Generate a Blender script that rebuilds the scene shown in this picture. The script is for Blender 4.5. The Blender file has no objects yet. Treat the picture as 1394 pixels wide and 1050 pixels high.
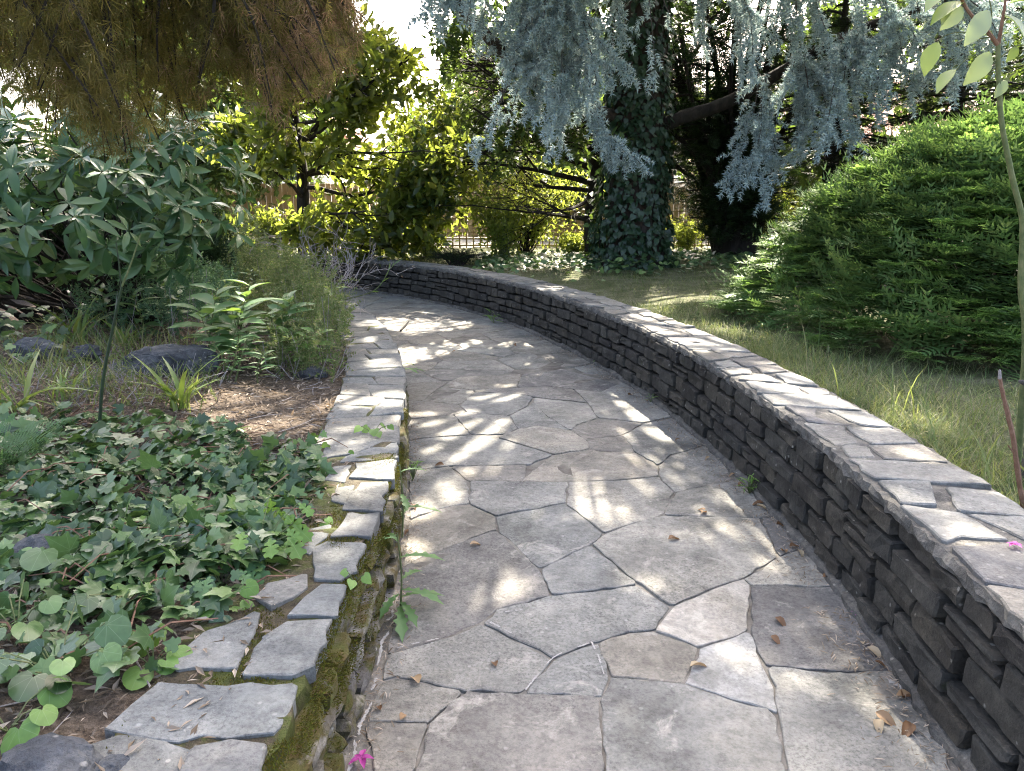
import bpy, math, random
import numpy as np
from mathutils import Vector, Matrix, noise as mnoise

sc = bpy.context.scene
rng = np.random.default_rng(11)
random.seed(5)
R = math.radians
PI = math.pi

# ------------------------------------------------------------------ camera, sky, sun, exposure
PITCH, CAM_H, FPX = 13.6, 1.6, 1053.0
cam = bpy.data.cameras.new('camera')
cam.sensor_width = 36.0
cam.lens = 36.0 * FPX / 1394.0
cam.clip_start = 0.05
cam.clip_end = 1000
camo = bpy.data.objects.new('camera', cam)
camo.location = (0, 0, CAM_H)
camo.rotation_euler = (R(90 - PITCH), 0, 0)
sc.collection.objects.link(camo)
sc.camera = camo

SUN_EL, SUN_AZ = 44.0, 13.0            # degrees; azimuth measured from +Y towards +X
w = bpy.data.worlds.new('World')
sc.world = w
w.use_nodes = True
nt = w.node_tree
bg = nt.nodes['Background']
sky = nt.nodes.new('ShaderNodeTexSky')
sky.sky_type = 'NISHITA'
sky.sun_disc = False
sky.sun_elevation = R(SUN_EL)
sky.sun_rotation = R(SUN_AZ)
sky.air_density = 0.8
sky.dust_density = 8.0
sky.ozone_density = 0.0
nt.links.new(sky.outputs[0], bg.inputs[0])
bg.inputs[1].default_value = 0.15
sun = bpy.data.lights.new('sun', 'SUN')
sun.energy = 4.6
sun.angle = R(0.53)
sun.color = (1.0, 0.91, 0.77)
suno = bpy.data.objects.new('sun', sun)
sdir = Vector((math.sin(R(SUN_AZ)) * math.cos(R(SUN_EL)), math.cos(R(SUN_AZ)) * math.cos(R(SUN_EL)), math.sin(R(SUN_EL))))
suno.rotation_euler = sdir.to_track_quat('Z', 'Y').to_euler()
suno.location = (4, 20, 25)
sc.collection.objects.link(suno)
sc.view_settings.view_transform = 'Standard'
sc.view_settings.look = 'None'
sc.view_settings.gamma = 1.0
sc.view_settings.use_curve_mapping = False
sc.view_settings.exposure = 3.2
sc.cycles.use_denoising = True
sc.cycles.denoising_prefilter = 'NONE'
sc.cycles.filter_width = 1.1
sc.cycles.max_bounces = 6
sc.cycles.diffuse_bounces = 3
sc.cycles.glossy_bounces = 2
sc.cycles.transmission_bounces = 4
sc.cycles.transparent_max_bounces = 8

KX = math.sin(R(SUN_AZ)) / math.tan(R(SUN_EL))
KY = math.cos(R(SUN_AZ)) / math.tan(R(SUN_EL))

# ------------------------------------------------------------------ helpers
COL = sc.collection
CP, SP = math.cos(R(PITCH)), math.sin(R(PITCH))

def ray(px, py):
    u = (px - 697.0) / FPX
    v = (525.0 - py) / FPX
    return np.array([u, CP + v * SP, -SP + v * CP])

def P(px, py, Y):
    d = ray(px, py)
    return np.array([0, 0, CAM_H]) + d * (Y / d[1])

def G(px, py, z=0.0):
    d = ray(px, py)
    return np.array([0, 0, CAM_H]) + d * ((z - CAM_H) / d[2])

def project(V):
    V = np.asarray(V, float)
    q = V - np.array([0, 0, CAM_H])
    f = q[..., 1] * CP - q[..., 2] * SP
    up = q[..., 1] * SP + q[..., 2] * CP
    f = np.where(f > 0.05, f, 0.05)
    return 697 + FPX * q[..., 0] / f, 525 - FPX * up / f

WL = {}

def mesh_np(name, V, Fs, mat, smooth=False):
    V = np.ascontiguousarray(V, dtype=np.float32)
    me = bpy.data.meshes.new(name)
    me.vertices.add(len(V))
    me.vertices.foreach_set('co', V.ravel())
    Fs = [np.asarray(f, dtype=np.int32) for f in Fs if len(f)]
    nl = sum(f.size for f in Fs)
    npoly = sum(f.shape[0] for f in Fs)
    me.loops.add(nl)
    me.loops.foreach_set('vertex_index', np.concatenate([f.ravel() for f in Fs]))
    tot = np.concatenate([np.full(f.shape[0], f.shape[1], np.int32) for f in Fs])
    me.polygons.add(npoly)
    me.polygons.foreach_set('loop_start', np.concatenate([[0], np.cumsum(tot)[:-1]]).astype(np.int32))
    me.polygons.foreach_set('use_smooth', np.full(npoly, bool(smooth)))
    me.update(calc_edges=True)
    if mat:
        me.materials.append(mat)
    return me

def link(name, data, loc, parent=None):
    o = bpy.data.objects.new(name, data)
    COL.objects.link(o)
    loc = np.asarray(loc, float)
    WL[o.name] = loc
    if parent is not None:
        o.parent = parent
        o.location = loc - WL[parent.name]
    else:
        o.location = loc
    return o

def obj(name, V, Fs, mat, parent=None, origin=None, smooth=False):
    V = np.asarray(V, float)
    if not isinstance(Fs, (list, tuple)):
        Fs = [Fs]
    if origin is None:
        origin = WL[parent.name] if parent is not None else np.array([V[:, 0].mean(), V[:, 1].mean(), V[:, 2].min()])
    origin = np.asarray(origin, float)
    return link(name, mesh_np(name, V - origin, Fs, mat, smooth), origin, parent)

def tag(o, label=None, cat=None, group=None, kind=None):
    if label: o['label'] = label
    if cat: o['category'] = cat
    if group: o['group'] = group
    if kind: o['kind'] = kind
    return o

def thing(name, label, cat, loc, group=None):
    return tag(link(name, None, loc), label, cat, group, 'thing')

def inst(name, me, Rm, pos, s, parent):
    """one object that shares mesh data, placed under its thing"""
    o = bpy.data.objects.new(name, me)
    COL.objects.link(o)
    M = Matrix.Identity(4)
    for i in range(3):
        for j in range(3):
            M[i][j] = float(Rm[i][j] * s)
    base = WL[parent.name] if parent is not None else np.zeros(3)
    for i in range(3):
        M[i][3] = float(pos[i] - base[i])
    o.parent = parent
    o.matrix_local = M
    WL[o.name] = np.asarray(pos, float)
    return o

class MB:
    """collects verts and faces of several pieces for ONE mesh"""
    def __init__(s): s.V = []; s.F = {}; s.n = 0
    def add(s, V, F):
        V = np.asarray(V, float)
        Fs = F if isinstance(F, (list, tuple)) else [F]
        for f in Fs:
            f = np.asarray(f, np.int64)
            if f.size: s.F.setdefault(f.shape[1], []).append(f + s.n)
        s.V.append(V); s.n += len(V)
        return s
    def out(s):
        return np.concatenate(s.V), [np.concatenate(v) for v in s.F.values()]
    def obj(s, name, mat, parent=None, **k):
        V, F = s.out()
        return obj(name, V, F, mat, parent, **k)

def nrm(v):
    v = np.asarray(v, float)
    return v / (np.linalg.norm(v, axis=-1, keepdims=True) + 1e-9)

def frames(d, n):
    """y axis of the template -> d, z axis -> about n"""
    d = nrm(d); x = nrm(np.cross(d, n)); z = np.cross(x, d)
    return np.stack([x, d, z], axis=-1)

def scatter(T, pos, Rm, s):
    tv, tf = T
    pos = np.asarray(pos, float); s = np.asarray(s, float)
    if s.ndim == 0: s = np.full(len(pos), float(s))
    V = np.einsum('nij,kj->nki', Rm, tv) * s[:, None, None] + pos[:, None, :]
    k = len(tv)
    F = tf[None] + (np.arange(len(pos)) * k)[:, None, None]
    return V.reshape(-1, 3), F.reshape(-1, tf.shape[1])

def rnd(n, a=0.0, b=1.0): return rng.uniform(a, b, n)
def rdir(n): return nrm(rng.normal(size=(n, 3)))

def catmull(pts, per=12):
    p = np.asarray(pts, float)
    p = np.vstack([2 * p[0] - p[1], p, 2 * p[-1] - p[-2]])
    t = np.linspace(0, 1, per, endpoint=False)[:, None]
    out = []
    for i in range(1, len(p) - 2):
        a, b, c, d = p[i - 1], p[i], p[i + 1], p[i + 2]
        out.append(.5 * (2 * b + (c - a) * t + (2 * a - 5 * b + 4 * c - d) * t ** 2 + (3 * b - a - 3 * c + d) * t ** 3))
    out.append(p[-2][None])
    return np.vstack(out)

def tube(pts, radii, seg=7, rough=0.0, caps=True):
    pts = np.asarray(pts, float); n = len(pts)
    radii = np.broadcast_to(np.asarray(radii, float), (n,))
    T = np.gradient(pts, axis=0); T = nrm(T)
    up = np.array([0, 0, 1.0]) if abs(T[0, 2]) < .9 else np.array([1.0, 0, 0])
    X = nrm(np.cross(T[0], up)); Xs = [X]
    for i in range(1, n):
        X = X - T[i] * np.dot(X, T[i]); X = nrm(X); Xs.append(X)
    X = np.array(Xs); Y = np.cross(T, X)
    a = np.arange(seg) * 2 * PI / seg
    r = radii[:, None] * (1 + rough * rng.normal(size=(n, seg)))
    V = pts[:, None] + r[..., None] * (np.cos(a)[None, :, None] * X[:, None] + np.sin(a)[None, :, None] * Y[:, None])
    V = V.reshape(-1, 3)
    i = np.arange(n - 1)[:, None] * seg; j = np.arange(seg)[None]; j2 = (j + 1) % seg
    F = np.stack([i + j, i + j2, i + seg + j2, i + seg + j], -1).reshape(-1, 4)
    Fs = [F]
    if caps:
        V = np.vstack([V, pts[-1] + T[-1] * radii[-1] * .6])
        e = (n - 1) * seg
        Fs.append(np.array([[e + k, e + (k + 1) % seg, len(V) - 1] for k in range(seg)]))
    return V, Fs

# ------------------------------------------------------------------ materials
def newmat(name):
    m = bpy.data.materials.new(name); m.use_nodes = True
    nt = m.node_tree
    b = nt.nodes['Principled BSDF']; o = nt.nodes['Material Output']
    return m, nt, b, o

def node(nt, t, **k):
    n = nt.nodes.new(t)
    for a, v in k.items(): setattr(n, a, v)
    return n

def ramp(nt, fac, cols, pos=None):
    r = nt.nodes.new('ShaderNodeValToRGB'); e = r.color_ramp.elements
    n = len(cols); pos = pos or [i / (n - 1) for i in range(n)]
    while len(e) < n: e.new(0.5)
    for i in range(n):
        e[i].position = pos[i]; c = cols[i]; e[i].color = (c[0], c[1], c[2], 1)
    nt.links.new(fac, r.inputs[0])
    return r.outputs[0]

def mixc(nt, fac, a, b, mode='MIX'):
    m = nt.nodes.new('ShaderNodeMix'); m.data_type = 'RGBA'; m.blend_type = mode
    def put(s, v):
        if isinstance(v, (tuple, list)): s.default_value = (v[0], v[1], v[2], 1)
        elif isinstance(v, float): s.default_value = v
        else: nt.links.new(v, s)
    put(m.inputs[0], fac); put(m.inputs[6], a); put(m.inputs[7], b)
    return m.outputs[2]

def mth(nt, op, a, b=None):
    m = nt.nodes.new('ShaderNodeMath'); m.operation = op
    for i, v in enumerate((a, b)):
        if v is None: continue
        if isinstance(v, (int, float)): m.inputs[i].default_value = v
        else: nt.links.new(v, m.inputs[i])
    return m.outputs[0]

def noisef(nt, vec, scale, detail=4, rough=.6, dist=0.0):
    n = nt.nodes.new('ShaderNodeTexNoise')
    n.inputs['Scale'].default_value = scale; n.inputs['Detail'].default_value = detail
    n.inputs['Roughness'].default_value = rough; n.inputs['Distortion'].default_value = dist
    if vec is not None: nt.links.new(vec, n.inputs['Vector'])
    return n.outputs[0]

def posvec(nt, offs=True):
    g = nt.nodes.new('ShaderNodeNewGeometry')
    if not offs: return g.outputs['Position']
    oi = nt.nodes.new('ShaderNodeObjectInfo')
    k = mth(nt, 'MULTIPLY', oi.outputs['Random'], 37.0)
    v = nt.nodes.new('ShaderNodeVectorMath'); v.operation = 'ADD'
    nt.links.new(g.outputs['Position'], v.inputs[0]); nt.links.new(k, v.inputs[1])
    return v.outputs[0]

def bump(nt, h, strength, dist, b):
    n = nt.nodes.new('ShaderNodeBump'); n.inputs['Strength'].default_value = strength; n.inputs['Distance'].default_value = dist
    nt.links.new(h, n.inputs['Height']); nt.links.new(n.outputs[0], b.inputs['Normal'])

def leafmat(name, cols, trans=.4, rough=.45, by='island', tcol=None, spec=.4, vein=False):
    m, nt, b, o = newmat(name)
    if by == 'island':
        f = nt.nodes.new('ShaderNodeNewGeometry').outputs['Random Per Island']
    else:
        f = nt.nodes.new('ShaderNodeObjectInfo').outputs['Random']
    c = ramp(nt, f, cols)
    if vein:
        nz = noisef(nt, posvec(nt, False), 60, 3)
        c = mixc(nt, .5, c, ramp(nt, nz, [(.45, .45, .45), (1, 1, 1)], [.3, .7]), 'MULTIPLY')
        tc_ = nt.nodes.new('ShaderNodeTexCoord'); sp_ = nt.nodes.new('ShaderNodeSeparateXYZ'); nt.links.new(tc_.outputs['Object'], sp_.inputs[0])
        yy = mth(nt, 'SUBTRACT', sp_.outputs[1], .08)
        ang = mth(nt, 'ARCTAN2', sp_.outputs[0], yy)
        rr = mth(nt, 'SQRT', mth(nt, 'ADD', mth(nt, 'POWER', mth(nt, 'ABSOLUTE', sp_.outputs[0]), 2.0), mth(nt, 'POWER', mth(nt, 'ABSOLUTE', yy), 2.0)))
        vv = mth(nt, 'MULTIPLY', mth(nt, 'ABSOLUTE', mth(nt, 'SINE', mth(nt, 'MULTIPLY', ang, 4.6))), rr)
        c = mixc(nt, ramp(nt, vv, [(.3, .3, .3), (0, 0, 0)], [.0, .05]), c, (.30, .38, .22))
    nt.links.new(c, b.inputs['Base Color'])
    b.inputs['Roughness'].default_value = rough
    b.inputs['Specular IOR Level'].default_value = spec
    t = nt.nodes.new('ShaderNodeBsdfTranslucent')
    tc = mixc(nt, .6, c, tcol or (.25, .33, .03))
    nt.links.new(tc, t.inputs[0])
    mx = nt.nodes.new('ShaderNodeMixShader'); mx.inputs[0].default_value = trans
    nt.links.new(b.outputs[0], mx.inputs[1]); nt.links.new(t.outputs[0], mx.inputs[2])
    nt.links.new(mx.outputs[0], o.inputs[0])
    return m

def stonemat(name, cols, patch=None, patch_lo=.55, patch_hi=.68, scale=6.0, bumpd=.006, speck=.5, vary=.35, rough=.85, moss=None, moss_lo=.5):
    m, nt, b, o = newmat(name)
    v = posvec(nt)
    big = noisef(nt, v, scale, 6, .65, .4)
    fine = noisef(nt, v, 85, 5, .75, .2)
    mid = noisef(nt, v, 28, 5, .7)
    c = ramp(nt, big, cols, [.3 + .4 * i / (len(cols) - 1) for i in range(len(cols))])
    sp = ramp(nt, fine, [(1 - speck,) * 3, (1, 1, 1), (1 + speck * .35,) * 3], [.32, .5, .68])
    msk = ramp(nt, noisef(nt, v, 2.3, 4, .6, .5), [(.35, .35, .35), (1, 1, 1)], [.36, .6])
    c = mixc(nt, msk, c, sp, 'MULTIPLY')
    vo = nt.nodes.new('ShaderNodeTexVoronoi'); vo.inputs['Scale'].default_value = 16.0; nt.links.new(v, vo.inputs['Vector'])
    sptf = ramp(nt, mth(nt, 'ADD', vo.outputs['Distance'], mth(nt, 'MULTIPLY', mid, .35)), [(1, 1, 1), (0, 0, 0)], [.24, .31])
    c = mixc(nt, mth(nt, 'MULTIPLY', sptf, .45), c, (.40, .39, .36) if speck < .61 else c)
    sp2 = ramp(nt, mid, [(.7, .7, .7), (1.05, 1.05, 1.05)], [.36, .56])
    c = mixc(nt, .8, c, sp2, 'MULTIPLY')
    oi = nt.nodes.new('ShaderNodeObjectInfo')
    tint = ramp(nt, oi.outputs['Random'], [(1 - vary, 1 - vary, 1 - vary * .9), (1.03, .98, .9), (.88, .91, .93), (1 + vary * .35, 1 + vary * .3, 1 + vary * .15)])
    stain = ramp(nt, noisef(nt, posvec(nt, False), 1.6, 7, .7, .8), [(.62, .62, .60), (1, 1, 1), (1.12, 1.1, 1.05)], [.32, .5, .68])
    c = mixc(nt, 1.0, c, stain, 'MULTIPLY')
    c = mixc(nt, 1.0, c, tint, 'MULTIPLY')
    if patch:
        pn = noisef(nt, v, scale * 1.7, 7, .75, .6)
        f = ramp(nt, pn, [(0, 0, 0), (1, 1, 1)], [patch_lo, patch_hi])
        c = mixc(nt, f, c, patch)
    if moss:
        pn = noisef(nt, posvec(nt, False), 7.0, 6, .7, .3)
        f = ramp(nt, pn, [(0, 0, 0), (1, 1, 1)], [moss_lo, moss_lo + .1])
        mc = ramp(nt, noisef(nt, posvec(nt, False), 22, 3), [moss[0], moss[1]], [.35, .65])
        c = mixc(nt, f, c, mc)
    nt.links.new(c, b.inputs['Base Color'])
    b.inputs['Roughness'].default_value = rough
    b.inputs['Specular IOR Level'].default_value = .25
    h = mth(nt, 'ADD', mth(nt, 'MULTIPLY', mid, .8), mth(nt, 'MULTIPLY', fine, .35))
    bump(nt, h, .9, bumpd, b)
    return m

def plain(name, cols, scale=8, rough=.8, bumpd=.004, stretch=None):
    m, nt, b, o = newmat(name)
    v = posvec(nt)
    if stretch:
        mp = nt.nodes.new('ShaderNodeMapping'); mp.inputs['Scale'].default_value = stretch
        nt.links.new(v, mp.inputs['Vector']); v = mp.outputs[0]
    n = noisef(nt, v, scale, 6, .7)
    nt.links.new(ramp(nt, n, cols, [.3 + .4 * i / (len(cols) - 1) for i in range(len(cols))]), b.inputs['Base Color'])
    b.inputs['Roughness'].default_value = rough; b.inputs['Specular IOR Level'].default_value = .25
    bump(nt, noisef(nt, v, scale * 4, 5, .7), .8, bumpd, b)
    return m

M = {}
M['flag'] = stonemat('flagstone', [(.125, .12, .111), (.2, .193, .176), (.282, .268, .238)], patch=(.335, .315, .275), patch_lo=.56, patch_hi=.72, scale=3.2, bumpd=.008, speck=.6, vary=.34)
M['flag_pale'] = stonemat('flagstone_pale', [(.2, .195, .185), (.3, .29, .27), (.4, .39, .36)], patch=(.17, .165, .15), patch_lo=.52, scale=5, bumpd=.004, speck=.5, vary=.1)
M['joint'] = plain('path_mortar', [(.06, .053, .044), (.11, .10, .084), (.17, .157, .137), (.25, .235, .21)], 5, .95, .012)
M['lime'] = plain('lime_white', [(.2, .19, .18), (.36, .35, .33)], 40, .9, .003)
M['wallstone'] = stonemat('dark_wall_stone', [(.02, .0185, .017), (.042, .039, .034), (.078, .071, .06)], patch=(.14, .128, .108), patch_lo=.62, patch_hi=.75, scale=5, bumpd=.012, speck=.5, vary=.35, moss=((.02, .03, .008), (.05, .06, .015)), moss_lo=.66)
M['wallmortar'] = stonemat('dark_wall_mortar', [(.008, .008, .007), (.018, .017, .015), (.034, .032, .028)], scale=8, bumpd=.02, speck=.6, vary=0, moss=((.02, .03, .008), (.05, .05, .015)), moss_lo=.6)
M['capbed'] = stonemat('cap_mortar', [(.05, .05, .05), (.10, .098, .095), (.15, .145, .135)], scale=9, bumpd=.016, speck=.6, vary=0)
M['cap'] = stonemat('capstone', [(.11, .108, .103), (.17, .166, .155), (.24, .23, .21)], patch=(.12, .10, .09), patch_lo=.58, patch_hi=.75, scale=4, bumpd=.007, speck=.5, vary=.38)
M['capleft'] = stonemat('capstone_left', [(.10, .102, .10), (.155, .155, .148), (.21, .205, .19)], patch=(.29, .285, .26), patch_lo=.64, patch_hi=.8, scale=5, bumpd=.008, speck=.5, vary=.2, moss=((.05, .045, .012), (.07, .075, .015)), moss_lo=.665)
M['leftstone'] = stonemat('left_wall_stone', [(.06, .053, .044), (.12, .11, .095), (.23, .22, .2)], patch=(.38, .375, .36), patch_lo=.64, scale=7, bumpd=.012, speck=.5, vary=.4, moss=((.06, .042, .012), (.05, .055, .012)), moss_lo=.43)
M['leftmortar'] = stonemat('mossy_mortar', [(.03, .026, .018), (.06, .05, .032), (.10, .088, .06)], scale=9, bumpd=.02, speck=.5, vary=0, moss=((.035, .04, .008), (.055, .065, .012)), moss_lo=.45)
M['moss'] = leafmat('moss_fuzz', [(.035, .025, .008), (.05, .042, .010), (.05, .06, .011), (.075, .095, .015), (.10, .065, .018)], .25, .8, spec=.1, tcol=(.2, .2, .02))
M['rock'] = stonemat('boulder', [(.03, .034, .04), (.065, .07, .08), (.11, .115, .12)], patch=(.2, .2, .19), patch_lo=.63, scale=7, bumpd=.02, speck=.5, vary=.1)
M['bark'] = plain('bark', [(.018, .014, .011), (.04, .032, .026), (.075, .062, .05)], 9, .95, .02, (1, 1, .25))
M['barkgrey'] = plain('bark_grey', [(.035, .03, .027), (.07, .062, .055), (.12, .11, .10)], 12, .95, .015, (1, 1, .3))
M['darkbark'] = plain('bark_dark', [(.008, .007, .006), (.018, .015, .012), (.035, .03, .024)], 9, .95, .02, (1, 1, .25))
M['deadwood'] = plain('dead_wood', [(.13, .115, .11), (.24, .215, .205), (.36, .33, .315)], 30, .9, .006)
M['stem'] = plain('green_stem', [(.05, .07, .025), (.10, .12, .045), (.15, .15, .07)], 25, .7, .002)
M['darkstem'] = plain('dark_stem', [(.012, .022, .01), (.02, .035, .015), (.03, .05, .02)], 25, .6, .002)
M['redstem'] = plain('red_stem', [(.09, .045, .025), (.15, .08, .05), (.22, .13, .09)], 25, .7, .003)
M['wood'] = plain('fence_wood', [(.20, .14, .08), (.28, .21, .12), (.36, .28, .17)], 10, .8, .003, (1, 1, .12))
M['cedar'] = leafmat('cedar_needles', [(.14, .21, .22), (.28, .375, .39), (.39, .50, .515), (.48, .58, .585), (.48, .52, .44)], .25, .55, spec=.3, tcol=(.34, .4, .32))
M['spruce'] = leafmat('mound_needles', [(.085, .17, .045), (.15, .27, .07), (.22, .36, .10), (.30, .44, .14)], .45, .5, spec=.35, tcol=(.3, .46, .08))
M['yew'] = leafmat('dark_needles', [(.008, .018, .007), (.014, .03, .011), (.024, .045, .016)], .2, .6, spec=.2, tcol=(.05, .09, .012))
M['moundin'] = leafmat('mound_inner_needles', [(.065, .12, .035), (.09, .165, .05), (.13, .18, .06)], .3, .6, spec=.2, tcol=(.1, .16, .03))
M['maple'] = leafmat('maple_leaf', [(.025, .034, .008), (.045, .05, .012), (.065, .06, .017), (.08, .058, .022), (.17, .145, .05)], .55, .6, spec=.2, tcol=(.24, .21, .045))
M['maplered_backlit'] = leafmat('maple_leaf_red_backlit', [(.08, .05, .03), (.12, .08, .045), (.17, .125, .07), (.2, .16, .075)], .5, .6, spec=.2, tcol=(.42, .25, .15))  # redder, paler leaf colour with the backlight put into it
M['rhodo'] = leafmat('rhododendron_leaf', [(.02, .06, .022), (.035, .09, .035), (.06, .125, .052), (.14, .19, .07)], .2, .36, spec=.4, tcol=(.1, .2, .03))
M['rhodo_o'] = leafmat('rhododendron_leaf_single', [(.03, .08, .03), (.05, .11, .045), (.08, .15, .065), (.15, .21, .085)], .2, .36, by='object', spec=.4, tcol=(.1, .2, .03))
MAG = [(.014, .03, .01), (.022, .045, .012), (.035, .06, .015), (.06, .085, .02), (.12, .10, .03)]
M['magnolia'] = leafmat('magnolia_leaf', MAG, .55, .35, spec=.5, tcol=(.38, .46, .05))
M['magnolia_o'] = leafmat('magnolia_leaf_single', MAG, .55, .35, by='object', spec=.5, tcol=(.38, .46, .05))
M['hornbeam'] = leafmat('hornbeam_leaf', [(.012, .032, .010), (.022, .05, .015), (.04, .075, .02), (.06, .10, .025)], .35, .5, spec=.3, tcol=(.16, .23, .03))
M['limegreen'] = leafmat('yellow_green_leaf', [(.08, .13, .02), (.13, .18, .03), (.18, .21, .04)], .45, .5, spec=.3, tcol=(.4, .45, .06))
IVY = [(.02, .045, .015), (.04, .08, .028), (.075, .13, .045), (.13, .2, .06)]
M['ivy'] = leafmat('ivy_leaf', IVY, .2, .38, spec=.45, tcol=(.12, .22, .03))
M['ivy_o'] = leafmat('ivy_leaf_single', [(.018, .042, .013), (.048, .095, .034), (.095, .16, .052), (.16, .26, .07)], .22, .3, by='object', spec=.5, tcol=(.14, .26, .04), vein=True)
M['ivydark'] = leafmat('trunk_ivy_leaf', [(.010, .028, .012), (.018, .042, .02), (.03, .06, .03)], .2, .4, spec=.4, tcol=(.08, .15, .02))
M['fresh'] = leafmat('fresh_leaf', [(.08, .17, .03), (.12, .23, .045), (.17, .28, .07)], .35, .45, by='object', spec=.35, tcol=(.3, .48, .06), vein=True)
M['herb'] = leafmat('herb_leaf', [(.05, .12, .035), (.075, .16, .055), (.11, .2, .08)], .35, .45, by='object', spec=.35, tcol=(.3, .42, .05))
M['weed'] = leafmat('weed_leaf', [(.04, .075, .025), (.07, .115, .04), (.11, .15, .06), (.16, .18, .085), (.22, .19, .11)], .35, .6, spec=.2, tcol=(.28, .34, .08))
M['greyweed'] = leafmat('grey_weed_leaf', [(.035, .08, .045), (.055, .11, .06), (.09, .14, .08)], .3, .6, spec=.2, tcol=(.16, .28, .08))
M['grass'] = leafmat('grass_blade', [(.045, .085, .025), (.075, .12, .04), (.12, .15, .06), (.24, .21, .11)], .35, .6, spec=.2, tcol=(.32, .36, .08))
M['lawn'] = leafmat('lawn_blade', [(.05, .09, .03), (.09, .135, .05), (.16, .17, .085), (.26, .235, .14)], .3, .65, spec=.15, tcol=(.25, .3, .07))
M['strap'] = leafmat('strap_leaf', [(.07, .13, .025), (.11, .18, .04), (.19, .22, .06)], .35, .4, by='object', spec=.4, tcol=(.3, .4, .05))
M['fern'] = leafmat('fern_leaf', [(.06, .13, .04), (.08, .17, .055), (.11, .2, .07)], .4, .5, spec=.3, tcol=(.25, .4, .07))
M['straw'] = leafmat('dry_litter', [(.09, .068, .05), (.17, .135, .10), (.27, .22, .17), (.38, .33, .27)], .2, .8, spec=.1, tcol=(.3, .2, .1))
M['brownleaf'] = leafmat('brown_leaf', [(.10, .055, .03), (.19, .11, .06), (.30, .21, .12), (.36, .3, .2)], .25, .6, by='object', spec=.25, tcol=(.35, .18, .06))
M['petal'] = leafmat('petal_magenta', [(.32, .03, .22), (.45, .06, .3)], .4, .5, by='object', tcol=(.5, .05, .3))
M['sap'] = leafmat('sapling_leaf', [(.13, .2, .04), (.2, .26, .06), (.28, .33, .17), (.36, .42, .36)], .45, .4, by='object', spec=.4, tcol=(.4, .5, .06))
M['plaster'] = plain('house_plaster', [(.55, .52, .47), (.65, .62, .57)], 3, .9, .003)
M['rooftile'] = plain('roof_tile', [(.22, .11, .08), (.32, .17, .12)], 14, .85, .01)
M['whitepaint'] = plain('white_paint', [(.7, .7, .68), (.8, .8, .78)], 5, .6, .001)
mg, ntg, bg_, og = newmat('window_glass'); bg_.inputs['Base Color'].default_value = (.03, .04, .05, 1); bg_.inputs['Roughness'].default_value = .08
M['glass'] = mg

# ------------------------------------------------------------------ leaf and needle templates (grow along +Y, face +Z)
def t_leaf(wid=.3, n=4, fold=.25, curl=.25, peak=.45, base=.08):
    ys = np.linspace(0, 1, n + 1); V = []
    for y in ys:
        q = (y / peak) if y < peak else (1 - y) / (1 - peak)
        hw = wid / 2 * math.sin(PI / 2 * min(1, max(0, q))) ** .8
        if y == 0: hw = base * wid
        if y == 1: hw = .03 * wid
        z = -curl * y * y
        V += [(-hw, y, z + fold * hw), (0, y, z), (hw, y, z + fold * hw)]
    F = []
    for i in range(n):
        a = i * 3
        F += [(a, a + 1, a + 4, a + 3), (a + 1, a + 2, a + 5, a + 4)]
    return np.array(V, float), np.array(F)

def t_outline(pts, cup=.12, c=(0, .42)):
    V = [(c[0], c[1], 0.0)]
    for x, y in pts: V.append((x, y, -cup * ((x - c[0]) ** 2 + (y - c[1]) ** 2) * 1.6 + .05 * abs(x)))
    n = len(pts)
    return np.array(V, float), np.array([(0, 1 + i, 1 + (i + 1) % n) for i in range(n)])

def mirror(half):
    return half + [(-x, y) for x, y in reversed(half) if abs(x) > 1e-6]

T_ivy = t_outline(mirror([(0, .08), (.2, -.06), (.42, .04), (.5, .2), (.34, .34), (.48, .55), (.25, .62), (.12, .82), (0, 1.05)]))
T_ivy2 = t_outline(mirror([(0, .06), (.22, -.05), (.40, .12), (.42, .34), (.3, .6), (.12, .85), (0, 1.0)]))
T_round = t_outline(mirror([(0, .16), (.1, .0), (.26, -.08), (.44, .05), (.54, .3), (.5, .55), (.36, .77), (.18, .9), (0, .95)]), .18)
T_oak = t_outline(mirror([(0, 0), (.07, .05), (.06, .15), (.2, .2), (.22, .3), (.1, .36), (.28, .46), (.3, .58), (.15, .62), (.27, .75), (.24, .86), (.1, .88), (0, 1.0)]), .1, (0, .5))
T_rhodo = t_leaf(.31, 5, .25, .28, .5)
T_mag = t_leaf(.42, 4, .25, .15, .55)
T_broad = t_leaf(.36, 4, .3, .3, .4)
T_lance = t_leaf(.16, 3, .3, .3, .4)
T_strap = t_leaf(.07, 7, .5, .75, .35, .5)
T_dia = (np.array([(0, 0, 0), (.27, .45, .05), (0, 1, -.1), (-.27, .45, .05)], float), np.array([(0, 1, 2, 3)]))
T_blade = (np.array([(-.02, 0, 0), (.02, 0, 0), (.018, .5, -.03), (-.018, .5, -.03), (.002, 1, -.2), (-.002, 1, -.2)], float), np.array([(0, 1, 2, 3), (3, 2, 4, 5)]))

def t_maple():
    V = []; F = []
    for k, (a, L) in enumerate(zip((-85, -52, -26, 0, 26, 52, 85), (.55, .85, 1.1, 1.25, 1.1, .85, .55))):
        a = R(a + rng.uniform(-6, 6)); d = np.array([math.sin(a), math.cos(a)]); q = np.array([d[1], -d[0]])
        def pt(t, wv): return (d[0] * t * L + q[0] * wv, d[1] * t * L + q[1] * wv, -.3 * (t * L) ** 2)
        b = len(V)
        V += [pt(0, 0), pt(.55, .028), pt(1, 0), pt(.55, -.028)]
        F += [(b, b + 1, b + 2, b + 3)]
    return np.array(V, float), np.array(F)
T_maple = t_maple()

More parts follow.
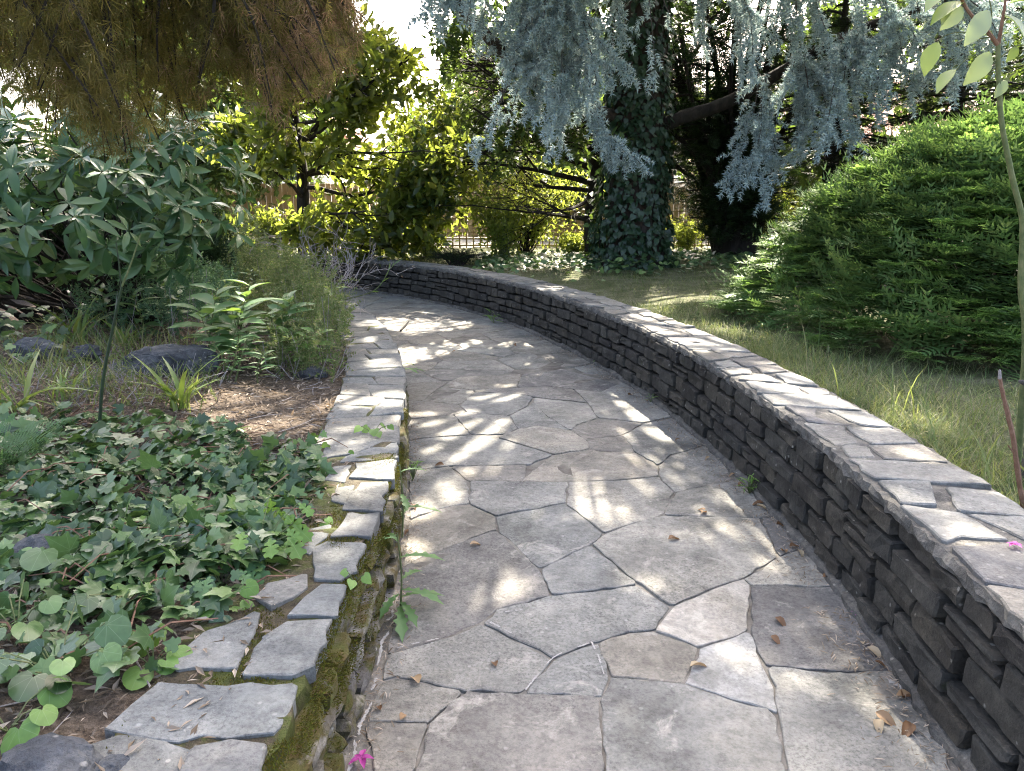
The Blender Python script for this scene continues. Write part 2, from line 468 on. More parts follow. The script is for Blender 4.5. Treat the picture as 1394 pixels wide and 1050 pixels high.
def needle(V, F, p, d, n, L, wd):
    d = nrm(d); q = nrm(np.cross(d, n)) * wd
    b = len(V); V += [p - q, p + q, p + d * L]; F.append((b, b + 1, b + 2))

def t_cedar(ntuft, nb, L, wd, droop=.25):
    V = []; F = []
    for i in range(ntuft):
        y = (i + .5) / ntuft
        side = rng.uniform(-1, 1) * .10 * math.sin(PI * y)
        c = np.array([side, y, -droop * y * y + rng.uniform(-.03, .03)])
        for k in range(nb):
            d = rng.normal(size=3); d[1] = abs(d[1]) * .7 + .2
            needle(V, F, c, d, rdir(1)[0], L * rng.uniform(.7, 1.15), wd)
    return np.array(V), np.array(F)
T_ced = [t_cedar(6, 12, .30, .036) for _ in range(4)]
T_cedc = [t_cedar(5, 3, .28, .085) for _ in range(3)]

def t_yew(n_main=11, side=5, ns=5, nl=.15, wd=.03):
    V = []; F = []
    up = np.array([0, 0, 1.0])
    def shoot(p0, d, L, n):
        d = nrm(d); q = nrm(np.cross(d, up))
        for i in range(n):
            t = (i + .5) / n
            p = p0 + d * L * t + np.array([0, 0, -.16 * (t * L) ** 2])
            for sg in (-1, 1):
                dd = d * .75 + q * sg * (1.0 - .3 * t) + up * rng.uniform(-.05, .3)
                needle(V, F, p, dd, up, nl * (1.05 - .45 * t) * rng.uniform(.85, 1.1), wd)
    shoot(np.zeros(3), np.array([0, 1, 0]), 1.0, n_main)
    for k in range(side):
        t = .12 + .6 * k / side
        sg = 1 if k % 2 else -1
        shoot(np.array([0, t, 0]), np.array([sg * .8, .75, rng.uniform(-.1, .15)]), .52 - .3 * t, ns)
    return np.array(V), np.array(F)
T_yew = [t_yew() for _ in range(3)]
T_yewc = [t_yew(7, 4, 4, .22, .03) for _ in range(2)]

def t_fern(n=20):
    V = []; F = []
    for i in range(n):
        t = (i + .8) / (n + .5)
        L = .26 * math.sin(PI * min(1, t * 1.02) ** .75) + .02
        z = .25 * t - .5 * t * t
        for sg in (-1, 1):
            for j in range(5):
                u = (j + .5) / 5
                p = np.array([sg * L * u, t + .07 * u, z - .06 * u])
                for s2 in (-1, 1):
                    needle(V, F, p, np.array([sg * .35, s2 * 1.0, 0]), np.array([0, 0, 1.]), .05 * (1 - .55 * u), .014)
            needle(V, F, np.array([0, t, z]), np.array([sg, .25, -.2]), np.array([0, 0, 1.]), L, .006)
    return np.array(V), np.array(F)
T_fern = t_fern()

def t_feather(n=9):
    """thin stem with small narrow leaves all round"""
    V = []; F = []
    needle(V, F, np.zeros(3), np.array([0, 1, 0.]), np.array([0, 0, 1.]), 1.0, .010)
    for i in range(n):
        t = .15 + .85 * i / n
        for k in range(3):
            a = rng.uniform(0, 2 * PI)
            needle(V, F, np.array([0, t, 0.]), np.array([math.cos(a), rng.uniform(.1, .8), math.sin(a)]), rdir(1)[0], .17 * (1.15 - t * .6), .028)
    return np.array(V), np.array(F)
T_fea = [t_feather() for _ in range(4)]

# ------------------------------------------------------------------ the two wall lines
class Curve:
    def __init__(s, pts):
        d = catmull(pts, 24)
        L = np.concatenate([[0], np.cumsum(np.linalg.norm(np.diff(d, axis=0), axis=1))])
        n = int(L[-1] / .05) + 1
        s.s = np.linspace(0, L[-1], n); s.L = L[-1]
        s.p = np.stack([np.interp(s.s, L, d[:, k]) for k in (0, 1)], 1)
        s.t = nrm(np.gradient(s.p, axis=0)); s.n = np.stack([s.t[:, 1], -s.t[:, 0]], 1)
    def at(s, q, d=0.0):
        q = np.asarray(q, float)
        p = np.stack([np.interp(q, s.s, s.p[:, k]) for k in (0, 1)], -1)
        n = np.stack([np.interp(q, s.s, s.n[:, k]) for k in (0, 1)], -1)
        return p + n * np.asarray(d)[..., None]
    def s_of_y(s, y): return float(np.interp(y, s.p[:, 1], s.s))
    def off(s, XY):
        XY = np.asarray(XY, float)
        out = np.empty(len(XY))
        for a in range(0, len(XY), 4000):
            q = XY[a:a + 4000]
            D = q[:, None] - s.p[None, ::2]
            k = np.argmin((D ** 2).sum(-1), 1)
            out[a:a + 4000] = (D[np.arange(len(q)), k] * s.n[::2][k]).sum(-1)
        return out

CR = Curve([(1.25, -1.6), (1.27, 0), (1.30, 1.6), (1.35, 2.4), (1.385, 3.2), (1.375, 3.8), (1.33, 4.6), (1.24, 5.5), (1.05, 6.6), (.72, 7.9), (.2, 9.5), (-.3, 10.6), (-1.25, 12.2), (-2.3, 13.4), (-3.4, 14.3), (-5.3, 15.4), (-8, 16.6)])
CL = Curve([(-.42, -1.6), (-.46, 0), (-.5, 1.5), (-.505, 2.5), (-.53, 3.2), (-.61, 4.0), (-.69, 4.8), (-.83, 5.7), (-1.02, 6.6), (-1.35, 7.8), (-1.93, 9.3), (-2.9, 10.8), (-4.3, 12.2), (-7, 14.2)])
HR, HL, WR, WLW = .56, .39, .43, .42

def hnoise(X, Y, f, seed=0.0):
    X = np.asarray(X, float); Y = np.asarray(Y, float)
    return (np.sin(X * f * 1.3 + Y * f * .7 + seed) + np.sin(X * f * -.8 + Y * f * 1.7 + 1.3 + seed) + np.sin(X * f * 2.3 + Y * f * 1.1 + 4 + seed) * .5) / 2.5

def ground_z(X, Y):
    X = np.atleast_1d(np.asarray(X, float)); Y = np.atleast_1d(np.asarray(Y, float))
    XY = np.stack([X, Y], 1)
    r = CR.off(XY) - WR * .5; l = -CL.off(XY) - WLW * .5
    z = np.full(len(X), -.09)
    lawn = .47 + .018 * np.clip(r, 0, 8) + .03 * hnoise(X, Y, 1.6) * np.clip(r, 0, 1)
    bed = .335 + .06 * np.clip(l, 0, 2.5) + .035 * hnoise(X, Y, 2.4, 2) * np.clip(l * 2, 0, 1)
    z = np.where(r > 0, lawn, z); z = np.where(l > 0, bed, z)
    return z

def gz(x, y): return float(ground_z([x], [y])[0])

# ground: one sheet to the horizon
xs = np.concatenate([np.linspace(-260, -10, 14)[:-1], np.arange(-10, 10, .14), np.linspace(10, 260, 14)])
ys = np.concatenate([np.linspace(-120, -2.5, 9)[:-1], np.arange(-2.5, 20, .14), np.linspace(20, 320, 14)])
X, Y = np.meshgrid(xs, ys)
Z = ground_z(X.ravel(), Y.ravel())
V = np.stack([X.ravel(), Y.ravel(), Z], 1)
nx, ny = len(xs), len(ys)
i = np.arange(ny - 1)[:, None] * nx + np.arange(nx - 1)[None]
F = np.stack([i, i + 1, i + 1 + nx, i + nx], -1).reshape(-1, 4)
m, nt, b, o = newmat('ground_soil')
at = node(nt, 'ShaderNodeAttribute', attribute_name='zone')
pv = posvec(nt, False)
n1 = noisef(nt, pv, 3, 6, .7); n2 = noisef(nt, pv, 45, 5, .7)
soil = ramp(nt, n2, [(.03, .022, .016), (.085, .065, .048), (.17, .135, .105)], [.3, .5, .7])
lawn = mixc(nt, ramp(nt, n1, [(0, 0, 0), (1, 1, 1)], [.42, .6]), ramp(nt, n2, [(.035, .05, .016), (.08, .085, .03)], [.35, .65]), ramp(nt, n2, [(.07, .072, .038), (.145, .14, .085)], [.35, .65]))
street = ramp(nt, n1, [(.28, .26, .22), (.4, .37, .32)], [.3, .7])
sep = node(nt, 'ShaderNodeSeparateColor'); nt.links.new(at.outputs['Color'], sep.inputs[0])
c = mixc(nt, sep.outputs[0], soil, lawn); c = mixc(nt, sep.outputs[1], c, street)
nt.links.new(c, b.inputs['Base Color']); b.inputs['Roughness'].default_value = .95; b.inputs['Specular IOR Level'].default_value = .15
bump(nt, n2, 1.0, .02, b)
g = obj('ground', V, F, m, origin=(0, 0, 0), smooth=True)
ca = g.data.color_attributes.new('zone', 'FLOAT_COLOR', 'POINT')
XY = V[:, :2]; offr = CR.off(XY)
zone = np.zeros((len(V), 4), np.float32); zone[:, 0] = (offr > .2); zone[:, 1] = (V[:, 1] > 17.6); zone[:, 3] = 1
ca.data.foreach_set('color', zone.ravel())
tag(g, kind='structure')

# ------------------------------------------------------------------ slabs (paving, copings)
def inset_poly(p, d):
    n = len(p); area = 0.5 * sum(p[k][0] * p[(k + 1) % n][1] - p[(k + 1) % n][0] * p[k][1] for k in range(n))
    if area < 0: p = p[::-1]
    e = nrm(np.roll(p, -1, 0) - p); nn = np.stack([-e[:, 1], e[:, 0]], 1)
    out = []
    for k in range(n):
        n0, n1 = nn[k - 1], nn[k]; bsc = n0 + n1; q = max(.35, (bsc @ bsc) / 2)
        out.append(p[k] + bsc * d / q)
    return np.array(out)

def slab(poly, mapf, ztop, thick, gap, seg=.07, jit=.005, bev=.008, rnd_c=.05, tilt=.0):
    p = inset_poly(np.asarray(poly, float), gap)
    n = len(p); q = []
    for k in range(n):
        a, b_, c_ = p[k - 1], p[k], p[(k + 1) % n]
        ra = min(rnd_c, .018 / (np.linalg.norm(a - b_) + 1e-6)); rc = min(rnd_c, .018 / (np.linalg.norm(c_ - b_) + 1e-6))
        q += [b_ + (a - b_) * ra, b_ + (c_ - b_) * rc]
    q = np.array(q); n = len(q); r = []
    for k in range(n):
        a, b_ = q[k], q[(k + 1) % n]; L = np.linalg.norm(b_ - a); m_ = max(1, int(L / seg))
        for t in range(m_): r.append(a + (b_ - a) * t / m_ + rng.normal(size=2) * jit * (1 if m_ > 1 else .3))
    r = np.array(r); c0 = r.mean(0); n = len(r)
    dd = r - c0; ln = np.linalg.norm(dd, axis=1, keepdims=True)
    top = c0 + dd * (1 - bev * 1.4 / ln)
    tx, ty = rng.normal(size=2) * tilt
    def z(pp): return ztop + (pp[:, 0] - c0[0]) * tx + (pp[:, 1] - c0[1]) * ty
    W = lambda pp, zz: np.column_stack([mapf(pp), zz])
    V = np.vstack([W(top, z(top) + rng.normal(size=n) * .0008), W(r, z(r) - bev), W(r, z(r) - thick)])
    k = np.arange(n); k2 = (k + 1) % n
    Fs = [k[None], np.stack([k + n, k2 + n, k2, k], 1), np.stack([k + 2 * n, k2 + 2 * n, k2 + n, k + n], 1)]
    return V, Fs

ident = lambda pp: pp
# ------------------------------------------------------------------ path
path = tag(link('path', None, (0.4, 4, 0)), kind='structure')
pr = []
for s_ in np.arange(0, CR.L, .25):
    pr.append(s_)
pr = np.array(pr)
Rr = CR.at(pr, .2)
Ll = np.array([CL.at(min(q, CL.L), -.2) for q in np.linspace(0, CL.L, len(pr))])
V = []; F = []
n = len(pr); K = 9
for k in range(K):
    t = k / (K - 1)
    V.append(np.column_stack([Ll * (1 - t) + Rr * t, np.full(n, -.005) + .004 * rng.normal(size=n)]))
V = np.vstack(V)
for k in range(K - 1):
    a = np.arange(n - 1)
    F.append(np.stack([a + k * n, a + (k + 1) * n, a + 1 + (k + 1) * n, a + 1 + k * n], 1))
obj('mortar_bed', V, np.concatenate(F), M['joint'], path)

PAVE = [
 [(508,1075),(498,983),(540,983),(585,984),(564,1049),(556,1080)],
 [(498,983),(519,926),(540,922),(631,941),(585,984),(540,983)],
 [(585,984),(631,941),(712,944),(817,950),(823,1049),(824,1085),(556,1085),(564,1049)],
 [(519,928),(525,892),(600,871),(655,849),(754,898),(712,944),(631,941),(540,922)],
 [(754,898),(814,874),(831,922),(817,950),(712,944)],
 [(655,849),(680,829),(751,811),(868,797),(914,826),(890,858),(853,862),(814,874),(754,898)],
 [(814,874),(853,862),(890,859),(952,882),(937,919),(931,931),(900,928),(831,922)],
 [(890,858),(914,826),(978,800),(1012,788),(1022,797),(1020,859),(952,882)],
 [(952,882),(1020,859),(1031,889),(1055,937),(1058,972),(1049,968),(970,944),(931,931),(937,919)],
 [(817,950),(831,922),(900,928),(931,931),(970,944),(1049,968),(1058,977),(1070,1043),(1074,1085),(824,1085),(823,1049)],
 [(1022,797),(1069,797),(1111,800),(1140,798),(1190,850),(1232,915),(1151,916),(1043,907),(1031,889),(1020,859)],
 [(1043,907),(1151,916),(1232,915),(1290,1020),(1305,1085),(1074,1085),(1070,1043),(1058,977),(1055,937)],
 [(1012,788),(1060,758),(1098,745),(1142,798),(1111,800),(1069,797),(1022,797)],
 [(902,702),(1024,705),(1035,705),(1060,758),(1012,788),(978,800),(914,826),(868,795),(804,742),(822,728),(860,714)],
 [(735,775),(804,742),(868,795),(860,798),(751,811)],
 [(535,850),(548,775),(581,756),(668,723),(678,724),(735,775),(751,811),(680,829),(655,849),(600,871),(525,892)],
 [(675,703),(770,685),(822,726),(804,742),(735,775),(678,724)],
 [(558,708),(602,692),(639,686),(675,703),(678,722),(668,723),(581,756),(548,775)],
 [(639,655),(710,656),(774,656),(772,671),(770,685),(675,703),(639,686)],
 [(774,656),(840,654),(897,648),(918,671),(902,702),(860,714),(822,726),(770,685),(772,671)],
 [(557,640),(577,639),(611,635),(636,655),(639,686),(602,692),(556,708)],
 [(611,635),(719,633),(714,650),(710,656),(636,655)],
 [(753,619),(802,612),(814,614),(866,616),(896,634),(897,648),(840,654),(774,656),(710,656),(714,650)],
 [(897,648),(896,634),(914,619),(942,612),(970,602),(1024,648),(1005,652),(918,671)],
 [(918,671),(1005,652),(1024,648),(1066,690),(1070,703),(1024,705),(902,702)],
 [(1035,705),(1070,703),(1100,745),(1060,758)],
 [(557,600),(577,596),(641,592),(678,596),(738,614),(753,619),(719,633),(611,635),(577,639),(557,640)],
 [(687,591),(705,584),(730,580),(777,586),(800,601),(802,612),(753,619),(738,614),(678,596)],
 [(777,586),(786,578),(814,569),(877,576),(847,593),(799,598),(800,601)],
 [(802,612),(799,600),(847,593),(866,616),(814,614)],
 [(847,593),(877,576),(920,568),(968,602),(942,612),(914,619),(896,634),(866,616)],
 [(553,571),(618,565),(641,592),(577,596),(556,600)],
 [(618,565),(635,561),(671,565),(693,566),(705,584),(687,591),(641,592)],
 [(693,566),(717,554),(726,548),(745,567),(777,586),(730,580),(705,584)],
 [(646,534),(704,537),(726,541),(717,554),(693,566),(671,565),(635,561),(626,552)],
 [(726,541),(800,549),(814,569),(786,578),(777,586),(745,567),(726,552)],
 [(553,545),(577,546),(624,551),(635,561),(618,565),(553,571)],
 [(588,535),(611,528),(644,531),(646,534),(626,552),(624,551),(577,546)],
 [(552,523),(581,520),(611,520),(588,535),(577,546),(552,545)],
 [(611,528),(611,520),(626,513),(671,511),(710,510),(704,528),(644,531)],
 [(644,531),(704,528),(745,526),(780,530),(800,549),(726,541),(704,537),(646,534)],
 [(710,510),(747,506),(764,502),(842,523),(817,534),(780,530),(745,526),(704,528)],
 [(780,530),(817,534),(842,523),(858,520),(922,566),(877,576),(814,569),(800,549)],
]
for k, pl in enumerate(PAVE):
    poly = np.array([G(a, c, 0)[:2] for a, c in pl])
    d = np.mean(poly[:, 1])
    V, Fs = slab(poly, ident, rng.uniform(.0, .004), .04, .0045, seg=.05, jit=.0045, bev=.0025, tilt=.003)
    cen = V.mean(0)
    obj('flagstone', V, Fs, M['flag_pale'] if k in (7, 8) else M['flag'], path, origin=cen)

def clip(poly, a, b_):
    """keep the side of the bisector nearer to a"""
    mid = (a + b_) / 2; nn = b_ - a; out = []
    for k in range(len(poly)):
        p, q = poly[k], poly[(k + 1) % len(poly)]
        dp, dq = (p - mid) @ nn, (q - mid) @ nn
        if dp <= 0: out.append(p)
        if dp * dq < 0: out.append(p + (q - p) * dp / (dp - dq))
    return np.array(out)

def voronoi(seeds, ghosts):
    allp = np.vstack([seeds, ghosts]); res = []
    for k, a in enumerate(seeds):
        poly = np.array([a + v for v in ((-1.2, -1.2), (1.2, -1.2), (1.2, 1.2), (-1.2, 1.2))])
        order = np.argsort(((allp - a) ** 2).sum(1))[1:22]
        for j in order:
            poly = clip(poly, a, allp[j])
            if len(poly) < 3: break
        if len(poly) >= 3: res.append(poly)
    return res

def path_seeds(y0, y1, step):
    S = []; y = y0
    while y < y1:
        sr = CR.s_of_y(y); pR = CR.at(sr)
        # left line at the nearest point
        k = np.argmin(((CL.p - pR) ** 2).sum(1)); pL = CL.p[k]
        nacross = 4
        for q in range(nacross):
            t = (q + .5 + rng.uniform(-.3, .3)) / nacross
            S.append(pL + (pR - pL) * t + rng.normal(size=2) * .09)
        y += step
    return np.array(S)
tr = np.array([G(a, c, 0)[:2] for pl in PAVE for a, c in [np.mean(pl, 0)]])
ylim = lambda p: np.interp(p[:, 0], [-.9, -.7, .4, 1.2], [6.55, 6.6, 7.3, 7.0])
seeds = path_seeds(6.9, 14.6, .5)
seeds = seeds[seeds[:, 1] > ylim(seeds) + .12]
ghost = np.vstack([CR.at(np.arange(8, 19, .3), .45), CL.at(np.arange(6, 17, .3), -.35), np.column_stack([np.linspace(-1.2, 1.6, 8), ylim(np.column_stack([np.linspace(-1.2, 1.6, 8)] * 2)) - .3])])
for poly in voronoi(seeds, ghost):
    if len(poly) < 3: continue
    V, Fs = slab(poly, ident, rng.uniform(-.003, .002), .04, .007, seg=.12, jit=.005, bev=.005, tilt=.002)
    obj('flagstone', V, Fs, M['flag'], path, origin=V.mean(0))
near = path_seeds(-1.3, 1.72, .55)
ghost = np.vstack([CR.at(np.arange(0, 4, .3), .4), CL.at(np.arange(0, 4, .3), -.4), np.column_stack([np.linspace(-.8, 1.6, 7), np.full(7, 2.0)])])
for poly in voronoi(near, ghost):
    V, Fs = slab(poly, ident, -.004, .04, .012, seg=.12, jit=.005, bev=.005)
    obj('flagstone', V, Fs, M['flag'], path, origin=V.mean(0))

# white lime runs in a few joints
def strip(pts, wd, z, name, mat, parent):
    p = catmull(np.array(pts), 8); t = nrm(np.gradient(p, axis=0)); nn = np.stack([t[:, 1], -t[:, 0]], 1)
    a = np.abs(rng.normal(1, .45, (len(p), 2))) * wd
    a[0] *= .2; a[-1] *= .2
    V = np.vstack([np.column_stack([p + nn * a[:, :1], np.full(len(p), z)]), np.column_stack([p - nn * a[:, 1:], np.full(len(p), z)])])
    n = len(p); k = np.arange(n - 1)
    obj(name, V, np.stack([k, k + 1, k + 1 + n, k + n], 1), mat, parent, origin=V.mean(0))
def frags(pts, wd, name, mat, parent):
    p = catmull(np.array(pts), 14); k = 0
    while k < len(p) - 5:
        m_ = int(rng.integers(4, 11)); q = p[k:k + m_]
        if len(q) >= 4: strip(q[::max(1, len(q) // 4)] + rng.normal(size=2) * .002, wd * rng.uniform(.6, 1.3), .006, name, mat, parent)
        k += m_ + int(rng.integers(1, 7))
g2 = lambda a: [G(x, y, 0)[:2] for x, y in a]
frags(g2([(715, 942), (754, 898), (790, 882), (816, 874)]), .0032, 'lime_smear', M['lime'], path)
frags(g2([(805, 876), (814, 895), (822, 920)]), .003, 'lime_smear', M['lime'], path)
frags(g2([(667, 848), (690, 860), (705, 868)]), .004, 'lime_smear', M['lime'], path)
frags(g2([(688, 836), (700, 833), (712, 831)]), .004, 'lime_smear', M['lime'], path)
frags(g2([(540, 884), (565, 878), (600, 870)]), .003, 'lime_smear', M['lime'], path)
for y0_, y1_ in [(1.62, 1.75), (1.8, 2.02), (2.04, 2.2), (2.26, 2.33), (2.4, 2.62), (2.7, 2.78)]:
    strip([CL.at(q, .035 + rng.normal() * .005) for q in np.linspace(CL.s_of_y(y0_), CL.s_of_y(y1_), 4)], .0045, .011, 'lime_smear', M['lime'], path)
strip(g2([(1205, 925), (1225, 938), (1250, 965)]), 0.0100, .0065, 'lime_smear', M['lime'], path)

# ------------------------------------------------------------------ stone walls
def wall_stone(C, sign, s0, s1, z0, z1, prot, gap, nxs=5, nzs=4, rough=.006, depth=.07):
    a = np.linspace(-1, 1, nxs + 1); c = np.linspace(-1, 1, nzs + 1)
    if nxs >= 5: a[1], a[-2] = -.93, .93
    if nzs >= 4: c[1], c[-2] = -.86, .86
    elif nzs == 2: c[1] = rng.uniform(-.3, .3)
    A, B = np.meshgrid(a, c)
    hs, hz = (s1 - s0) / 2 - gap, (z1 - z0) / 2 - gap
    sk = rng.uniform(-.06, .06, 3)
    S = (s0 + s1) / 2 + A * (1 - .035 * B ** 4 + sk[0] * .5 * B) * hs + rng.normal(size=A.shape) * rough * .8
    Zv = (z0 + z1) / 2 + B * (1 - .06 * A ** 4 + sk[1] * A) * hz + rng.normal(size=A.shape) * rough * .6
    D = -prot + .008 * (np.abs(A) > .99) + .008 * (np.abs(B) > .99) + sk[2] * .06 * A + rng.normal(size=A.shape) * rough
    pts = C.at(S.ravel(), (sign * D).ravel())
    V1 = np.column_stack([pts, Zv.ravel()])
    w_ = nxs + 1
    ring = list(range(w_)) + [w_ * (r_ + 1) - 1 for r_ in range(1, nzs + 1)] + list(range(w_ * (nzs + 1) - 2, w_ * nzs - 1, -1)) + [w_ * r_ for r_ in range(nzs - 1, 0, -1)]
    ring = np.array(ring)
    pb = C.at(S.ravel()[ring], np.full(len(ring), sign * depth))
    V2 = np.column_stack([pb, Zv.ravel()[ring]])
    i = np.arange(nzs)[:, None] * w_ + np.arange(nxs)[None]
    F1 = np.stack([i, i + 1, i + 1 + w_, i + w_], -1).reshape(-1, 4)
    n = len(ring); k = np.arange(n); off = len(V1)
    F2 = np.stack([ring, off + k, off + (k + 1) % n, ring[(k + 1) % n]], 1)
    F = np.vstack([F1, F2])
    if sign > 0: F = F[:, ::-1]
    return np.vstack([V1, V2]), F

def extrude(C, s0, s1, prof, step=.1, jit=.0, d_sign=1):
    q = np.arange(s0, s1, step); n = len(q); m_ = len(prof); V = []
    for d, z in prof:
        V.append(np.column_stack([C.at(q, d_sign * d + rng.normal(size=n) * jit), z + rng.normal(size=n) * jit * .6]))
    V = np.stack(V, 1).reshape(-1, 3)
    i = np.arange(n - 1)[:, None] * m_; j = np.arange(m_)[None]; j2 = (j + 1) % m_
    F = np.stack([i + j, i + j2, i + m_ + j2, i + m_ + j], -1).reshape(-1, 4)
    return V, [F, np.array([list(range(m_))]), np.array([[(n - 1) * m_ + k for k in range(m_)]])]

SMAX = CR.L - .1
rw = thing('stone_wall', 'long dark dry-stone wall with pale flat copings curving along the far side of the path', 'wall', (1.5, 4, 0))
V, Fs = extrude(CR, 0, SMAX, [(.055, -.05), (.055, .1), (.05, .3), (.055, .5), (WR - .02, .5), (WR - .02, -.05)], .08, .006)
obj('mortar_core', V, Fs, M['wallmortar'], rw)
V, Fs = extrude(CR, 0, SMAX, [(-.035, -.05), (-.03, .025), (.03, .05), (.05, -.05)], .06, .008)
obj('footing', V, Fs, M['capbed'], rw)
V, Fs = extrude(CR, 0, SMAX, [(-.012, .505), (-.016, .525), (-.008, .546), (.05, .549), (.2, .55), (.36, .549), (WR, .545), (WR - .01, .47)], .035, .005)
obj('coping_bed', V, Fs, M['capbed'], rw)
stones = []
zc = [.03, .12, .218, .318, .415, .512]
for ci in range(len(zc) - 1):
    q = rng.uniform(0, .2)
    while q < SMAX - .4:
        L = rng.uniform(.17, .40) if ci not in (0, 4) else rng.uniform(.14, .32)
        y = CR.at(q)[1]
        wob = .010 * math.sin(q * 2.1 + ci * 1.7) + .01 * math.sin(q * 5.3 + ci * 2.9)
        wob2 = .010 * math.sin(q * 2.1 + (ci + 1) * 1.7) + .01 * math.sin(q * 5.3 + (ci + 1) * 2.9)
        z0 = zc[ci] + (wob if ci else 0); z1 = zc[ci + 1] + (wob2 if ci < 4 else 0)
        if L > .22 and rng.uniform() < .06:
            zm = (z0 + z1) / 2 + rng.uniform(-.01, .01)
            stones += [(q, q + L, z0, zm), (q, q + L, zm, z1)]
        else:
            stones.append((q, q + L, z0, z1))
        q += L
far = MB(); nst = 0
stones.sort(key=lambda t: t[0])
for (a, c, z0, z1) in stones:
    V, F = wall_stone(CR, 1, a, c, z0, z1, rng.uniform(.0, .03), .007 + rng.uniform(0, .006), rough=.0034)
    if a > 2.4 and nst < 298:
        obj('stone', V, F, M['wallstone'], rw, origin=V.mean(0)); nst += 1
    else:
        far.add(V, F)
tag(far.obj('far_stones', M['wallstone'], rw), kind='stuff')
# copings: two across, irregular, bedded in mortar
def mosaic(C, sign, s0, s1, width, lens, split=(.38, .62), single=.12, over=0.0):
    out = []; q = s0; kL = 0.0; kR = 0.0; e0 = (q, q)
    while q < s1:
        L = rng.uniform(*lens); sk = rng.uniform(-.09, .09)
        e1 = (q + L + sk, q + L - sk)
        if rng.uniform() < single:
            out.append([(e0[0], -over), (e1[0], -over), (e1[1], width), (e0[1], width)])
        else:
            t = rng.uniform(*split) * width; t2 = t + rng.uniform(-.06, .06)
            mid = rng.uniform(-.05, .05)
            m0 = (e0[0] + (e0[1] - e0[0]) * t / width); m1 = (e1[0] + (e1[1] - e1[0]) * t2 / width)
            out.append([(e0[0], -over), (e1[0] + mid, -over), (m1 + mid, t2), (m0, t)])
            out.append([(m0, t), (m1 + mid * .3, t2), (e1[1], width), (e0[1], width)])
            e1 = (e1[0] + mid, e1[1])
        e0 = e1; q += L
    return out
nc = 0
for poly in mosaic(CR, 1, .2, SMAX - .3, WR - .015, (.19, .31), (.34, .66), .06):
    poly = np.array(poly) + rng.normal(size=(4, 2)) * .012
    # an extra corner makes the outline less square
    k = rng.integers(4); poly = np.insert(poly, k + 1, (poly[k] + poly[(k + 1) % 4]) / 2 + rng.normal(size=2) * .03, 0)
    V, Fs = slab(poly, lambda pp: CR.at(pp[:, 0], pp[:, 1]), .559 + rng.uniform(-.004, .004), .035, .011 + rng.uniform(0, .008), seg=.06, jit=.006, bev=.004, tilt=.012)
    obj('capstone', V, Fs, M['cap'], rw, origin=V.mean(0)); nc += 1

# low mossy wall on the near side
lw = thing('low_wall', 'low mossy stone retaining wall with flat slab copings in front of the ivy bed', 'wall', (-.7, 3, 0))
SL = CL.L - .2
V, Fs = extrude(CL, 0, SL, [(.03, -.05), (.025, .1), (.03, .25), (.035, .381), (WLW, .381), (WLW, -.05)], .07, .008, -1)
obj('mortar_core', V, [f[:, ::-1] for f in Fs], M['leftmortar'], lw)
stones = []
zc = [.0, .075, .14, .205, .27, .335]
for ci in range(5):
    q = rng.uniform(0, .15)
    while q < SL - .4:
        L = rng.uniform(.12, .34); ww = .01 * math.sin(q * 4 + ci * 2)
        stones.append((q, q + L, zc[ci] + (ww if ci else 0), zc[ci + 1] + (.01 * math.sin(q * 4 + (ci + 1) * 2) if ci < 4 else 0))); q += L
stones.sort(key=lambda t: t[0]); far = MB(); nst = 0
for (a, c, z0, z1) in stones:
    V, F = wall_stone(CL, -1, a, c, z0, z1, rng.uniform(-.012, .035), .009, 4, 2, .006)
    if 1.9 < a < 9.5 and nst < 230:
        obj('stone', V, F, M['leftstone'], lw, origin=V.mean(0)); nst += 1
    else: far.add(V, F)
tag(far.obj('far_stones', M['leftstone'], lw), kind='stuff')
# near copings, traced one by one; then regular rows
LC = [
 [(250,1075),(268,1022),(310,1013),(356,1018),(340,1080)],
 [(150,990),(186,957),(215,932),(245,934),(398,932),(372,992),(240,1002)],
 [(60,1075),(110,1020),(160,1003),(225,1012),(250,1022),(230,1078)],
 [(338,915),(360,870),(392,850),(443,847),(425,903),(398,915)],
 [(245,905),(255,885),(282,862),(345,838),(330,882),(318,905)],
 [(404,832),(420,812),(441,797),(466,797),(452,836)],
 [(352,812),(372,795),(412,786),(412,800),(372,822)],
 [(432,785),(434,742),(446,737),(493,740),(476,778),(462,787)],
 [(455,728),(480,700),(511,700),(503,728)],
 [(402,742),(425,720),(445,715),(440,730),(420,750)],
 [(470,692),(492,657),(524,657),(517,695)],
 [(455,680),(462,664),(478,662),(468,684)],
 [(478,650),(488,632),(536,626),(532,650)],
 [(445,652),(456,636),(474,634),(466,654)],
 [(467,627),(500,602),(538,598),(537,622)],
 [(440,622),(446,604),(500,598),(520,600),(486,615)],
]
for pl in LC:
    poly = np.array([G(a, c, HL)[:2] for a, c in pl])
    V, Fs = slab(poly, ident, HL + rng.uniform(-.004, .004), .05, -.013, seg=.05, jit=.006, bev=.0025, tilt=.012, rnd_c=.05)
    obj('capstone', V, Fs, M['capleft'], lw, origin=V.mean(0))
s0 = CL.s_of_y(3.78)
for poly in mosaic(CL, -1, s0, SL - .3, WLW, (.2, .36), (.3, .6), .4, over=.01):
    poly = np.array(poly) + rng.normal(size=(4, 2)) * .010
    V, Fs = slab(poly, lambda pp: CL.at(pp[:, 0], -pp[:, 1]), HL + rng.uniform(-.004, .004), .05, .005, seg=.08, jit=.004, bev=.006, tilt=.008)
    obj('capstone', V, [f[:, ::-1] for f in Fs], M['capleft'], lw, origin=V.mean(0))
